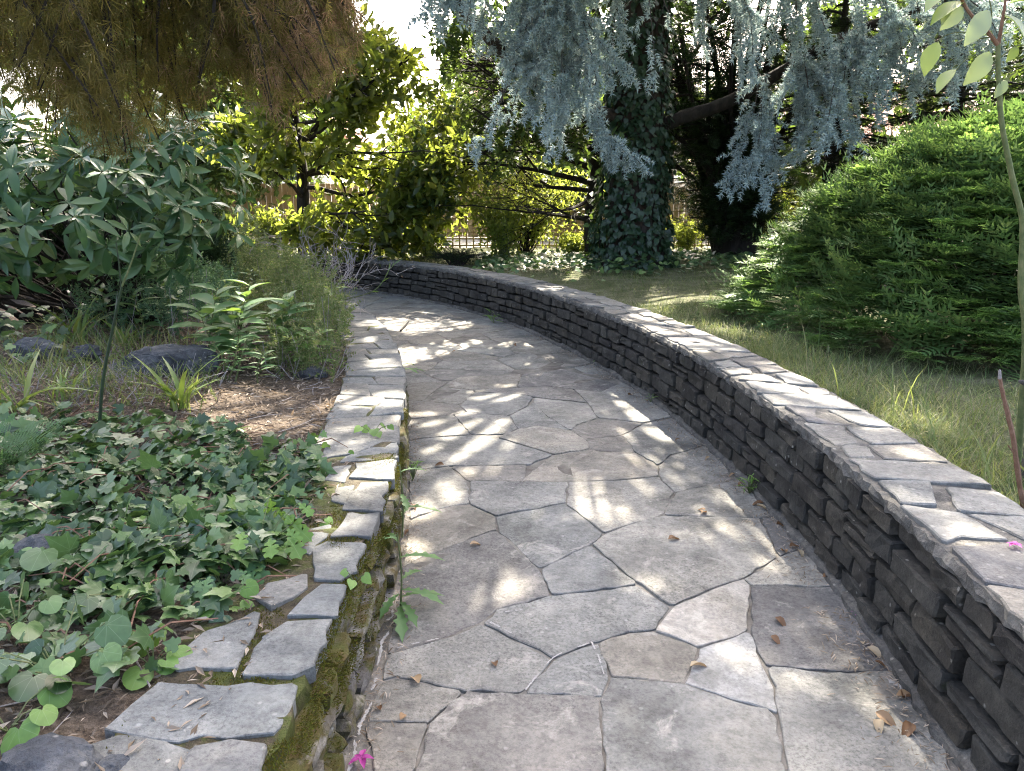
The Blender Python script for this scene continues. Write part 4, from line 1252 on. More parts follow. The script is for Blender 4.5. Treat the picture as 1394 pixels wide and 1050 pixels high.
# ------------------------------------------------------------------ beyond the garden: fences, street, houses
FY = 15.9
def fence_lattice():
    z0 = .62
    f = thing('lattice_fence', 'low tan wooden lattice fence at the back of the garden', 'fence', (0, FY, z0))
    def bar(sx, sy, sz):
        v = np.array([(x, y, z) for x in (-.5, .5) for y in (-.5, .5) for z in (0, 1)], float) * [sx, sy, sz]
        return mesh_np('slat', v, [np.array([(0, 1, 3, 2), (4, 6, 7, 5), (0, 4, 5, 1), (2, 3, 7, 6), (0, 2, 6, 4), (1, 5, 7, 3)])], M['wood'])
    mv = bar(.028, .016, .78); mh = bar(13.6, .014, .026)
    for k in range(98):
        x = -7.5 + k * .14
        inst('slat', mv, np.eye(3), (x, FY, z0), 1.0, f)
    for k in range(6):
        inst('rail', mh, np.eye(3), (-.7, FY - .016, z0 + .04 + k * .135), 1.0, f)
    mp_ = bar(.08, .08, .95)
    for k in range(8): inst('post', mp_, np.eye(3), (-7.4 + k * 1.93, FY + .06, z0 - .08), 1.0, f)
fence_lattice()
def fence_picket():
    z0, y0 = .62, 20.5
    f = thing('picket_fence', 'tall pale fence of upright wooden planks beyond the lattice', 'fence', (0, y0, z0))
    def bar(sx, sy, sz):
        v = np.array([(x, y, z) for x in (-.5, .5) for y in (-.5, .5) for z in (0, 1)], float) * [sx, sy, sz]
        return mesh_np('plank', v, [np.array([(0, 1, 3, 2), (4, 6, 7, 5), (0, 4, 5, 1), (2, 3, 7, 6), (0, 2, 6, 4), (1, 5, 7, 3)])], M['wood'])
    mv = bar(.13, .02, 1.35)
    for k in range(160):
        x = -12 + k * .14
        inst('plank', mv, np.eye(3), (x, y0, z0 + rng.uniform(-.02, .02)), 1.0, f)
    mh = bar(22.6, .05, .09)
    for z in (.2, 1.05): inst('rail', mh, np.eye(3), (-.7, y0 + .037, z0 + z), 1.0, f)
fence_picket()

def box(mb, x0, x1, y0, y1, z0, z1):
    v = np.array([(x, y, z) for x in (x0, x1) for y in (y0, y1) for z in (z0, z1)], float)
    mb.add(v, np.array([(0, 1, 3, 2), (4, 6, 7, 5), (0, 4, 5, 1), (2, 3, 7, 6), (0, 2, 6, 4), (1, 5, 7, 3)]))
    return mb
def house(name, label, x0, x1, y0, z1, roofh, wins, siding=False):
    z0 = .4; y1 = y0 + 8
    h = thing(name, label, 'house', ((x0 + x1) / 2, (y0 + y1) / 2, z0))
    w_ = box(MB(), x0, x1, y0, y1, z0, z1).obj('wall', M['plaster'], h)
    e = .5; ym = (y0 + y1) / 2
    V = [(x0 - e, y0 - e, z1), (x1 + e, y0 - e, z1), (x1 + e, y1 + e, z1), (x0 - e, y1 + e, z1), (x0 + 1.5, ym, z1 + roofh), (x1 - 1.5, ym, z1 + roofh)]
    rf = MB(); rf.add(V, np.array([(0, 1, 5, 4), (2, 3, 4, 5)])); rf.add(V, np.array([(1, 2, 5), (3, 0, 4)])); rf.add(V, np.array([(3, 2, 1, 0)]))
    r = rf.obj('roof', M['rooftile'], h)
    box(MB(), x0 + 2.2, x0 + 2.8, ym - .3, ym + .3, z1 + roofh * .6, z1 + roofh + .7).obj('chimney', M['plaster'], r)
    for (a, c) in wins:
        wn = box(MB(), a, a + 1.0, y0 - .03, y0 + .05, c, c + 1.3).obj('window', M['whitepaint'], h)
        box(MB(), a + .08, a + .92, y0 - .045, y0 + .04, c + .08, c + 1.22).obj('pane', M['glass'], wn)
    if siding:
        for k in range(9):
            box(MB(), x0 - .04, x1 + .04, y0 - .09, y0 - .01, 2.0 + k * .34, 2.22 + k * .34).obj('siding_board', M['whitepaint'], h)
house('white_house', 'pale house with white horizontal boards seen behind the yellow-green shrub', -1.5, 6.5, 30, 5.2, 2.2, [(-.8, .9), (4.5, .9)], True)
house('plaster_house', 'plastered house with a reddish tiled roof glimpsed right of the cedar', 9.5, 17.5, 28, 3.6, 2.4, [(10.6, 1.4), (13, 1.4), (15.4, 1.4)])
house('tiled_house', 'plastered house with a tiled roof glimpsed behind the magnolia', -15, -7.0, 30, 4.0, 2.4, [(-13.5, 1.6), (-11, 1.6), (-8.6, 1.6)])

# ------------------------------------------------------------------ magnolia
mx, my = -3.95, 14.9
mz1 = gz(mx, my)
mag = thing('magnolia', 'backlit magnolia with a slender dark trunk and yellow-green glossy leaves', 'tree', (mx, my, mz1))
mb = MB(); an = []
tp = catmull(np.array([(mx, my, mz1 - .1), P(413, 300, my), P(412, 240, my), P(398, 150, my), P(390, 90, my), P(392, 20, my), P(398, -60, my)]), 5)
V, Fs = tube(tp, np.linspace(.14, .05, len(tp)), 9, .04)
obj('trunk', V, Fs, M['darkbark'], mag, smooth=True)
for (px0, py0, px1, py1, Y1, r) in [(413, 330, 330, 290, 13.6, .05), (413, 255, 520, 225, 13.5, .05), (411, 285, 500, 320, 13.4, .045), (408, 200, 470, 150, 13.6, .04), (402, 160, 330, 120, 13.5, .04), (398, 120, 470, 60, 14, .04), (412, 240, 560, 260, 14.5, .05),
                           (400, 150, 540, 110, 14.2, .045), (412, 270, 350, 230, 13.5, .04), (396, 100, 340, 40, 14, .04), (412, 300, 580, 300, 14.3, .045), (410, 200, 590, 180, 14.6, .045), (395, 60, 440, -20, 14, .04), (412, 320, 460, 340, 13.2, .035), (412, 310, 360, 330, 13.8, .03), (412, 290, 620, 330, 14.0, .04), (411, 240, 610, 230, 13.6, .04), (405, 170, 560, 150, 13.4, .04), (412, 325, 540, 345, 13.6, .03), (408, 190, 500, 180, 13.2, .04), (410, 215, 540, 200, 14, .04), (400, 140, 500, 110, 13.6, .04), (412, 262, 470, 250, 13.2, .035), (411, 230, 340, 200, 13.6, .035), (398, 120, 440, 90, 13.4, .035), (396, 90, 500, 80, 13.8, .035)]:
    p0 = P(px0, py0, my); p1 = P(px1, py1, Y1); d = p1 - p0; L = np.linalg.norm(d)
    grow(mb, an, p0, d + [0, 0, -.15], L * 1.02, r, 2, .03, .8, 4, .16, 6, shrink=(.35, .6))
mb.obj('branches', M['darkbark'], mag)
pos, Rm, s_ = leafcloud(an, 5, T_mag, .2, .11, .35, .7)
px, py = project(pos)
keep = (py > np.interp(px, [470, 500, 530, 560, 600, 640], [-60, 30, 62, 85, 118, 140]) + rng.normal(size=len(px)) * 9) & (px < 650) & (py < 352)
pos, Rm, s_ = pos[keep], Rm[keep], s_[keep]
print('magnolia leaves', len(pos))
split_leaves(T_mag, pos, Rm, s_, mag, M['magnolia_o'], M['magnolia'], 240, box=(320, 40, 640, 345))

# ------------------------------------------------------------------ dark broadleaf tree beside the cedar, layered sprays
def leafy_tree(name, label, base, trunk, limbs_, mat, per, size, jit, depth=2, kids=4, bark='darkbark', flat=.35, updir=.75, r0=.12, shrink=(.4, .7), T=T_dia, cut=None):
    t = thing(name, label, 'tree', base)
    tp = catmull(np.array(trunk), 6)
    V, Fs = tube(tp, np.linspace(r0, r0 * .45, len(tp)), 9, .06)
    obj('trunk', V, Fs, M[bark], t, smooth=True)
    mb = MB(); an = []
    for p0, p1, r in limbs_:
        p0 = np.array(p0); d = np.array(p1) - p0
        grow(mb, an, p0, d, np.linalg.norm(d), r, depth, .0, .85, kids, .14, 6, flat=flat, shrink=shrink)
    mb.obj('branches', M[bark], t)
    pos, Rm, s_ = leafcloud(an, per, T, size, jit, updir, .6)
    keep = ~in_fleck(pos)
    if cut is not None: keep &= cut(*project(pos), pos)
    put('crown', T, pos[keep], Rm[keep], s_[keep], M[mat], t)
    return t
hx = P(808, 340, 14.6)
LB = []
for (a, c, e, f, Y1, r) in [(805, 300, 690, 270, 13.6, .05), (806, 250, 660, 210, 13.5, .06), (806, 230, 640, 150, 13.8, .06), (808, 180, 640, 90, 14.2, .06), (808, 140, 690, 40, 14, .06), (806, 270, 740, 310, 13.6, .04), (808, 120, 650, 20, 14.6, .06),
                            (806, 210, 720, 180, 13.2, .05), (808, 200, 760, 120, 13.4, .05), (808, 240, 870, 200, 14.4, .05), (808, 160, 610, 200, 15, .06), (806, 260, 620, 250, 15, .05), (808, 130, 760, 30, 13.8, .05), (808, 60, 700, -40, 14, .05),
                            (806, 190, 590, 140, 15.2, .05), (808, 100, 620, 60, 15, .05), (808, 90, 830, -20, 15, .05), (808, 150, 700, 120, 13.2, .05), (808, 110, 640, -30, 14.6, .05)]:
    LB.append((P(a, c, 14.6), P(e, f, Y1), r))
leafy_tree('hornbeam', 'dark green broadleaf tree with layered sprays just left of the cedar trunk', hx, [hx - [0, 0, .2], P(806, 290, 14.6), P(812, 240, 14.6), P(806, 180, 14.6), P(810, 80, 14.6), P(806, -60, 14.6)], LB, 'hornbeam', 5, .16, .10, 2, 5, r0=.16,
           cut=lambda px, py, p: ~((px < 592 + 10 * np.sin(py / 11.)) & (py < 122)) & (px > 560) & ~((px > 625) & (px < 800) & (py > 240 + 12 * np.sin(px / 13.))))
# many-stemmed yew
yx = P(1000, 348, 14.4)
yw = thing('many_stemmed_yew', 'dark yew with many spreading black stems right of the cedar trunk', 'tree', yx)
mb = MB(); an = []
for k in range(26):
    tx = rng.uniform(850, 1120); ty = rng.uniform(-80, 180)
    p1 = P(tx, ty, rng.uniform(13.6, 15.6)); p0 = yx + np.array([rng.uniform(-.35, .3), rng.uniform(-.2, .2), -.05])
    d = p1 - p0; L = np.linalg.norm(d)
    pts = catmull(np.array([p0, p0 + d * .3 + np.array([0, 0, .25]) * (abs(d[0]) > .8), p0 + d * .65 + rng.normal(size=3) * .12, p1]), 5)
    mb.add(*tube(pts, np.linspace(rng.uniform(.05, .13), .025, len(pts)), 6))
    for j in range(3, len(pts), 2):
        for sg in range(3):
            dd = nrm(np.array([rng.normal(), rng.normal() - .3, rng.uniform(-.2, .4)])); e = pts[j] + dd * rng.uniform(.4, .9)
            mb.add(*tube(np.array([pts[j], (pts[j] + e) / 2, e]), [.018, .012, .005], 4))
            for u in (.3, .5, .7, .9, 1.0): an.append((pts[j] + (e - pts[j]) * u, dd))
mb.add(*tube(np.array([yx - [0, 0, .3], yx + [.02, 0, .3], yx + [.05, 0, .8]]), [.42, .36, .26], 12, .06))
mb.obj('stems', M['darkbark'], yw)
pos, Rm, s_ = leafcloud(an, 3, None, .3, .10, .8, .5)
px, py = project(pos)
hole = ((px - 1075) / 45) ** 2 + ((py - 175) / 40) ** 2 < 1
keep = ~hole & ~in_fleck(pos) & (rnd(len(pos)) < .62)
put('crown', T_yewc[1], pos[keep], Rm[keep], s_[keep], M['yew'], yw)

def dark_conifer(name, label, px0, pyb, Y, h, rad, n, seed_gap=.5, zlow=.4):
    b_ = P(px0, pyb, Y); b_[2] = gz(b_[0], b_[1])
    t = thing(name, label, 'tree', b_)
    V, Fs = tube(np.array([b_ - [0, 0, .2], b_ + [0, 0, h * .5], b_ + [0, 0, h]]), [.17, .12, .02], 8, .04)
    obj('trunk', V, Fs, M['darkbark'], t)
    mb = MB(); P_ = []; D_ = []
    for k in range(n):
        z = zlow + (h - zlow) * rng.uniform() ** 1.1; az = rng.uniform(0, 2 * PI); L = rad * (1.05 - .7 * z / h) * rng.uniform(.6, 1.1)
        d = np.array([math.cos(az), math.sin(az), -.12]); p0 = b_ + [0, 0, z]; e = p0 + d * L
        mb.add(*tube(np.array([p0, (p0 + e) / 2 + [0, 0, .08], e]), [.03, .018, .005], 4))
        m_ = int(L * 9)
        f = rng.uniform(.2, 1.05, m_)[:, None]
        lat = np.array([-math.sin(az), math.cos(az), 0])
        P_.append(p0 + d * L * f + lat * rng.normal(size=(m_, 1)) * .16 + rng.normal(size=(m_, 3)) * .04); D_.append(d + lat * rng.normal(size=(m_, 1)) * .8)
    mb.obj('branches', M['darkbark'], t)
    pos = np.vstack(P_); dd = np.vstack(D_)
    k = ~in_fleck(pos); pos, dd = pos[k], dd[k]
    put('crown', T_yewc[0], pos, frames(dd, np.tile([0, 0, 1.0], (len(pos), 1)) + rdir(len(pos)) * .3), rnd(len(pos), .3, .5), M['yew'], t)
dark_conifer('dark_conifer', 'dark conifer with a straight black trunk between the yew and the green mound', 1120, 345, 13.4, 4.8, 1.8, 85, zlow=1.5)
dark_conifer('dark_conifer', 'dark conifer rising behind the green needle mound', 1280, 330, 12.9, 3.9, 2.2, 95)
dark_conifer('dark_conifer', 'dark conifer at the picture edge behind the young tree', 1420, 330, 12.8, 4.1, 2.3, 95)

# shrubs behind
def bush(name, label, c, rad, n, size, mat, stems=14, T=T_dia, cat='shrub', base=None, updir=.5, stemmat='stem', spread=.5):
    c = np.array(c, float); rad = np.array(rad, float)
    g_ = gz(c[0], c[1])
    t = thing(name, label, cat, (c[0], c[1], g_))
    mb = MB(); pos = []
    for k in range(stems):
        v = rdir(1)[0]; v[2] = abs(v[2]); e = c + v * rad * rng.uniform(.6, .98); s0 = np.array([c[0] + rng.uniform(-.12, .12), c[1] + rng.uniform(-.1, .1), g_])
        mid = (s0 + e) / 2 + np.array([(e - s0)[0] * -.12, 0, .05])
        pts = catmull(np.array([s0, mid, e]), 6)
        mb.add(*tube(pts, np.linspace(.012, .003, len(pts)), 4))
        m_ = n // stems; i = rng.integers(3, len(pts), m_)
        pos.append(pts[i] + rng.normal(size=(m_, 3)) * rad * .17)
    mb.obj('stems', M[stemmat], t)
    pos = np.vstack(pos); pos[:, 2] = np.maximum(pos[:, 2], g_ + .03)
    pos = pos[~in_fleck(pos)]; n = len(pos)
    put('foliage', T, pos, frames(rdir(n) + np.array([0, 0, .25]), rdir(n) * (1 - updir) + np.array([0, 0, updir])), rnd(n, .7, 1.25) * size, M[mat], t)
    return t
c = P(685, 300, 14.2); bush('yellow_green_shrub', 'upright yellow-green shrub with thin stems in front of the lattice fence', c, (.75, .5, .8), 2400, .09, 'limegreen', 30)
c = P(622, 352, 13.3); bush('low_dark_shrub', 'low dark heather-like shrub just behind the wall', c, (.62, .3, .2), 2600, .06, 'yew', 60, T=T_fea[0], stemmat='darkbark')
c = P(1062, 300, 15.4); bush('sunlit_shrub', 'small sunlit yellow-green shrub right of the many-stemmed yew', c, (.75, .5, .7), 1500, .10, 'limegreen', 22)
c = P(930, 320, 15.5); bush('sunlit_shrub', 'small sunlit shrub glimpsed between the cedar trunk and the yew', c, (.55, .4, .45), 800, .09, 'limegreen', 16)
c = P(780, 335, 14.8); bush('sunlit_shrub', 'bright low shrub at the foot of the cedar trunk by the fence', c, (.5, .35, .3), 900, .08, 'limegreen', 18)
c = P(1090, 335, 12.2); bush('leafy_underbrush', 'low dark leafy bush between the yew and the mound', c, (.8, .4, .3), 1500, .09, 'hornbeam', 22)
c = np.array([-6.6, 9.8, 1.2]); bush('dark_evergreen_shrub', 'dark evergreen shrub added as a dark backing behind the rhododendron', c, (2.6, .8, 1.0), 1600, .5, 'yew', 60, T=T_yewc[0], stemmat='darkbark')  # added shrub; its dark needles stand in for the shade there
c = np.array([-4.2, 9.2, 1.0]); bush('dark_evergreen_shrub', 'low dark evergreen shrub between the rhododendron and the far wall', c, (1.0, .5, .6), 900, .36, 'yew', 30, T=T_yewc[1], stemmat='darkbark')
c = P(500, 325, 15.2); bush('fence_shrub', 'leafy olive shrub in front of the fence right of the magnolia trunk', c, (.8, .4, .5), 1300, .12, 'magnolia', 24, T=T_mag)
c = P(585, 318, 15.2); bush('fence_shrub', 'leafy olive shrub in front of the fence above the low dark shrub', c, (.7, .4, .6), 1200, .12, 'magnolia', 24, T=T_mag)
c = P(365, 320, 15.6); bush('fence_shrub', 'leafy olive shrub in front of the fence left of the magnolia trunk', c, (.8, .4, .6), 1100, .12, 'magnolia', 24, T=T_mag)
c = P(715, 262, 15.2); bush('layered_sunlit_shrub', 'wide sunlit shrub with layered yellow-green leaves under the hornbeam', c, (1.5, .5, .75), 3000, .10, 'limegreen', 46, stemmat='darkbark', updir=.7)
# taller trees along the street behind the fences
def far_tree(label, px0, Y, h, rad, n, mat, size=.3, cut=None, zlow=1.6):
    b_ = P(px0, 340, Y); b_[2] = .5
    LBs = []
    for k in range(12):
        z = rng.uniform(zlow, h * .85); az = rng.uniform(0, 2 * PI); L = rad * rng.uniform(.7, 1.1)
        LBs.append((b_ + [0, 0, z * .8], b_ + [L * math.cos(az), L * math.sin(az), z], .07))
    return leafy_tree('street_tree', label, b_, [b_ - [0, 0, .2], b_ + [.1, 0, h * .4], b_ + [0, .1, h * .8]], LBs, mat, n * 3, size, .26, 2, 4, flat=.6, updir=.4, r0=.2, cut=cut)
sky_hole = lambda px, py, p: ~((px > 498) & (px < 605) & (py < 112 - (px - 550) * .1 + 8 * np.sin(px / 9.)))
far_tree('broadleaf street tree behind the maple and the rhododendron', 120, 17.5, 6.5, 2.6, 4, 'hornbeam', .24)
far_tree('broadleaf street tree behind the magnolia', 330, 21.0, 5.0, 2.6, 4, 'hornbeam', .25, sky_hole)
far_tree('broadleaf street tree behind the layered hornbeam', 730, 26.0, 6.0, 3.2, 4, 'hornbeam', .28, sky_hole)
far_tree('broadleaf street tree behind the cedar trunk', 900, 21.0, 6.0, 3.0, 4, 'hornbeam', .26, lambda px, py, p: ~(((px - 1075) / 40) ** 2 + ((py - 175) / 35) ** 2 < 1))
far_tree('broadleaf street tree behind the dark conifers', 1230, 19.0, 7.0, 3.0, 4, 'hornbeam', .26)
far_tree('low broadleaf street tree left of the magnolia trunk', 250, 16.8, 3.6, 1.8, 4, 'hornbeam', .18, zlow=.8)

rng = np.random.default_rng(44)

# ------------------------------------------------------------------ left bed: rocks
def rock(label, px, py, z, size, seed, mat='rock', sub=4):
    import bmesh
    bm = bmesh.new(); bmesh.ops.create_icosphere(bm, subdivisions=sub, radius=1)
    c = G(px, py, z); sx, sy, sz = size
    planes = [(nrm(np.random.default_rng(seed * 31 + k).normal(size=3)), np.random.default_rng(seed * 17 + k).uniform(.62, .9)) for k in range(11)]
    for v in bm.verts:
        p = np.array(v.co)
        for nn, dd in planes:
            q = p @ nn
            if q > dd: p = p - nn * (q - dd) * .85
        f = 1 + .03 * mnoise.noise(Vector(p * 25 + seed)) + .14 * mnoise.noise(Vector(p * 1.7 + seed)) + .09 * mnoise.noise(Vector(p * 5 + seed)) + .05 * mnoise.noise(Vector(p * 13))
        v.co = Vector((p[0] * sx * f, p[1] * sy * f, p[2] * sz * f))
    V = np.array([v.co[:] for v in bm.verts]); F = np.array([[q.index for q in f.verts] for f in bm.faces]); bm.free()
    c[2] = gz(c[0], c[1]) + sz * .45
    o = obj('boulder', V + c, F, M[mat], origin=c - [0, 0, sz * .45])
    return tag(o, label, 'rock', kind='thing')
rock('broad blue-grey boulder behind the strap-leaved clump', 232, 500, .44, (.36, .22, .16), 3)
rock('small pale blue-grey rock left of the broad boulder', 118, 492, .46, (.13, .1, .08), 7)
rock('grey rock at the picture edge under the rhododendron', -4, 452, .5, (.13, .12, .13), 11)
rock('dark rock half hidden by trailing leaves below the rhododendron', 52, 485, .5, (.17, .12, .10), 12)
rock('small whitish rock beside the low wall below the tall weeds', 425, 508, .4, (.11, .09, .06), 14)
rock('mossy rock poking out of the ivy at the picture edge', 45, 745, .45, (.13, .10, .07), 19)
rock('rough grey rock among dry litter in the near corner', 70, 1035, .42, (.13, .12, .07), 23)
rock('flat grey stone in the litter beside the nearest coping', 140, 1040, .4, (.07, .06, .04), 27)

# ------------------------------------------------------------------ litter, ivy and low plants of the bed
def bed_points(n, box, z=.43, edge=WLW - .02):
    """random points on the bed inside a picture box"""
    out = []
    x0, y0, x1, y1 = box
    a, c = G(x0, y1, z), G(x1, y1, z); e, f = G(x0, y0, z), G(x1, y0, z)
    X_ = rng.uniform(min(a[0], e[0]), max(c[0], f[0]), n * 3); Y_ = rng.uniform(a[1], e[1], n * 3)
    zz = ground_z(X_, Y_); zz = np.where(zz < .2, .385, zz); p = np.column_stack([X_, Y_, zz]); px, py = project(p)
    k = (px > x0) & (px < x1) & (py > y0) & (py < y1) & (-CL.off(p[:, :2]) > edge)
    return p[k][:n]
X_ = rnd(26000, -4.2, -.65); Y_ = rnd(26000, .9, 8.5)
of_ = -CL.off(np.column_stack([X_, Y_])); k = (of_ > WLW - .06) | ((of_ > .2) & (Y_ < 3.5) & (rnd(len(of_)) < .6)); X_, Y_, of_ = X_[k], Y_[k], of_[k]
pos = np.column_stack([X_, Y_, np.where(of_ < WLW - .02, .375, ground_z(X_, Y_)) + rnd(len(X_), .002, .02)]); n = len(pos)
T_lit = t_leaf(.2, 2, .4, .3, .5)
V, F = scatter((T_dia[0] * [.45, 1, 1], T_dia[1]), pos, frames(rdir(n) * [1, 1, .25], rdir(n) * .5 + np.array([0, 0, 1])), rnd(n, .02, .065))
tag(obj('leaf_litter', V, F, M['straw']), 'dry brown leaf litter strewn over the soil of the bed', 'leaf litter', kind='stuff')
# twigs in the litter
mb = MB()
for k in range(150):
    p = np.array([rng.uniform(-2.6, -.9), rng.uniform(1.2, 5.5), 0]); p[2] = gz(p[0], p[1]) + .012
    d = rdir(1)[0] * [1, 1, .12]; L = rng.uniform(.06, .28)
    if CL.off(p[None, :2])[0] > -WLW: continue
    mb.add(*tube(np.array([p, p + d * L * .5 + rng.normal(size=3) * .008, p + d * L]), [.0028, .0024, .0015], 4))
tag(mb.obj('dry_twigs', M['deadwood']), 'dry twigs lying in the litter of the bed', 'twigs', kind='stuff')

ivy = thing('ivy_carpet', 'carpet of dark green trailing ivy covering the bed beside the low wall', 'ivy', (-1.6, 2.6, .4))
pts = []
for box_, n in [((0, 570, 330, 660), 500), ((0, 620, 440, 720), 900), ((0, 700, 420, 800), 520), ((0, 780, 330, 860), 170), ((0, 850, 250, 950), 80), ((250, 590, 440, 650), 160), ((150, 690, 430, 790), 350), ((330, 630, 460, 760), 150)]:
    pts.append(bed_points(n, box_, edge=.30))
pos = np.vstack(pts)
n = len(pos)
hump = .07 + .06 * hnoise(pos[:, 0], pos[:, 1], 5)
pos[:, 2] += rnd(n) ** .7 * np.clip(hump, .03, .2) + .02
d = rdir(n) * [1, 1, .5] + np.array([.1, -.35, -.1]); nn = rdir(n) * .8 + np.array([0, -.3, 1])
s_ = .03 + .075 * rnd(n) ** 1.6
split_leaves(T_ivy, pos, frames(d, nn), s_, ivy, M['ivy_o'], M['ivy'], 270)
mb = MB()
for k in range(160):
    p = pos[rng.integers(n)]; e = p + rdir(1)[0] * [.25, .25, .03]; mb.add(*tube(np.array([p - [0, 0, .03], (p + e) / 2 + [0, 0, .01], e - [0, 0, .02]]), [.003, .003, .002], 4))
mb.obj('runners', M['redstem'], ivy)['kind'] = 'stuff'
# a smaller patch by the rocks
pos = np.vstack([bed_points(70, (0, 435, 100, 500), .5), bed_points(50, (80, 400, 170, 440), .5)]); n = len(pos); pos[:, 2] += rnd(n, .05, .2)
iv2 = thing('ivy_patch', 'small patch of trailing leaves over the dark rock below the rhododendron', 'ivy', pos.mean(0) * [1, 1, 0] + [0, 0, .42])
put('foliage', T_ivy, pos, frames(rdir(n) * [1, 1, .35] + np.array([0, -.6, -.2]), rdir(n) * .4 + np.array([0, -.4, 1])), rnd(n, .06, .11), M['ivy'], iv2)

def rosette(name, label, px, py, z, T, mat, nl, size, stemL, lean=.6, cat='plant', group=None, h0=0.0, stemmat='stem', tilt=.5):
    """low plant: stalked leaves from one point, every leaf a part"""
    c = G(px, py, z); c[2] = gz(c[0], c[1]) if h0 == 0 else h0
    t = thing(name, label, cat, c, group)
    me = mesh_np('leaf', T[0], [T[1]], M[mat], True); mb = MB()
    for k in range(nl):
        a = k * 2.4 + rng.uniform(-.3, .3); L = stemL * rng.uniform(.5, 1.15)
        e = c + np.array([math.cos(a) * lean * L, math.sin(a) * lean * L, L * rng.uniform(.55, .95)])
        mb.add(*tube(np.array([c, (c + e) / 2 + [0, 0, .15 * L], e]), [.0025, .002, .0018], 4))
        d = np.array([math.cos(a), math.sin(a), -.25]) * .6 + np.array([0, -.5, -.25]); nn = np.array([0, -tilt, 1.0]) + rng.normal(size=3) * .3
        inst('leaf', me, frames(d[None], nn[None])[0], e, size * rng.uniform(.65, 1.2), t)
    mb.obj('stalks', M[stemmat], t)
    return t
gR = 'round-leaved plants in the ivy bed'
rosette('round_leaved_plant', 'clump of big round leaves around the mossy rock at the picture edge', 85, 760, .44, T_round, 'ivy_o', 8, .085, .14, .7, group=gR)
rosette('round_leaved_plant', 'largest clump of heart-shaped leaves in the near ivy, left of the slabs', 75, 900, .44, T_round, 'ivy_o', 13, .078, .15, .75, group=gR)
rosette('round_leaved_plant', 'heart-shaped leaves at the very edge above the litter corner', 5, 960, .44, T_round, 'fresh', 6, .08, .12, .8, group=gR)
rosette('round_leaved_plant', 'light green round leaves below the oak seedling', 300, 810, .42, T_round, 'fresh', 5, .06, .08, .9, group=gR)
rosette('round_leaved_plant', 'round leaves at the edge in the middle of the ivy', 20, 840, .45, T_round, 'ivy_o', 8, .075, .14, .8, group=gR)
rosette('round_leaved_plant', 'small round leaves beside the litter between ivy and slabs', 205, 880, .42, T_round, 'fresh', 7, .06, .09, .9, group=gR)
rosette('round_leaved_plant', 'round leaves in the ivy right of the mossy rock', 170, 800, .44, T_round, 'ivy_o', 9, .08, .13, .85, group=gR)
rosette('mallow_seedling', 'pale green seedling with two lobed leaves lying on a near slab', 172, 1022, .40, T_ivy2, 'fresh', 3, .055, .05, 1.0)
rosette('mallow_seedling', 'pale green seedling at the lower edge among dry litter', 108, 1042, .40, T_ivy2, 'fresh', 3, .06, .05, 1.0)
rosette('mallow_seedling', 'little green seedling with litter above the widest slab', 268, 940, .41, T_ivy2, 'fresh', 4, .04, .05, 1.0)
rosette('mallow_seedling', 'two light leaves hanging at the mossy edge of the low wall', 482, 790, .38, T_ivy2, 'fresh', 3, .045, .05, .7, h0=.36)
rosette('mallow_seedling', 'fresh leaves spreading over the copings where the moss begins', 508, 588, .41, T_ivy2, 'fresh', 6, .06, .08, 1.0, h0=.39)
rosette('mallow_seedling', 'pale leaves at the bed side of the copings near the moss', 455, 610, .41, T_ivy2, 'fresh', 6, .06, .08, 1.0)
rosette('mallow_seedling', 'bright leaves on the soil edge beside the second mossy slab', 415, 700, .41, T_ivy2, 'fresh', 8, .06, .10, 1.0)
# oak seedling
rosette('oak_seedling', 'light green oak seedling with lobed leaves standing out of the ivy', 350, 740, .42, T_oak, 'fresh', 17, .10, .20, .75, tilt=.7)
rosette('oak_seedling', 'small oak seedling low in the ivy next to the larger one', 300, 775, .42, T_oak, 'herb', 9, .09, .12, .9, tilt=.7)

def clump(name, label, px, py, z, nb, L, wd, mat, lean=.5, cat='plant', group=None, one='blade', T=None):
    c = G(px, py, z); c[2] = gz(c[0], c[1])
    t = thing(name, label, cat, c, group)
    TT = T or T_strap
    me = mesh_np(one, TT[0] * [wd, 1, 1], [TT[1]], M[mat], True)
    for k in range(nb):
        a = rng.uniform(0, 2 * PI); le = rng.uniform(.15, 1.0) * lean
        d = np.array([math.cos(a) * le, math.sin(a) * le, 1.0]); nn = np.array([-math.cos(a), -math.sin(a), .3])
        inst(one, me, frames(d[None], nn[None])[0], c + rng.normal(size=3) * [.03, .03, 0], L * rng.uniform(.6, 1.15), t)
    return t
gS = 'strap-leaved clumps in the bed'
clump('strap_leaved_clump', 'bright green strap-leaved clump in front of the broad boulder', 245, 552, .42, 20, .36, 1.2, 'strap', .6, group=gS)
clump('strap_leaved_clump', 'yellowing strap-leaved clump behind the small pale rock', 105, 470, .46, 16, .42, 1.0, 'strap', .7, group=gS)
clump('strap_leaved_clump', 'arching strap leaves above the fern at the picture edge', 20, 560, .46, 9, .42, 1.2, 'strap', 1.1, group=gS)
clump('strap_leaved_clump', 'thin strap leaves left of the tall dark stalk', 90, 545, .46, 12, .22, 1.0, 'strap', .6, group=gS)
clump('strap_leaved_clump', 'short pale strap leaves right of the tall dark stalk', 170, 470, .46, 10, .3, 1.2, 'strap', .5, group=gS)
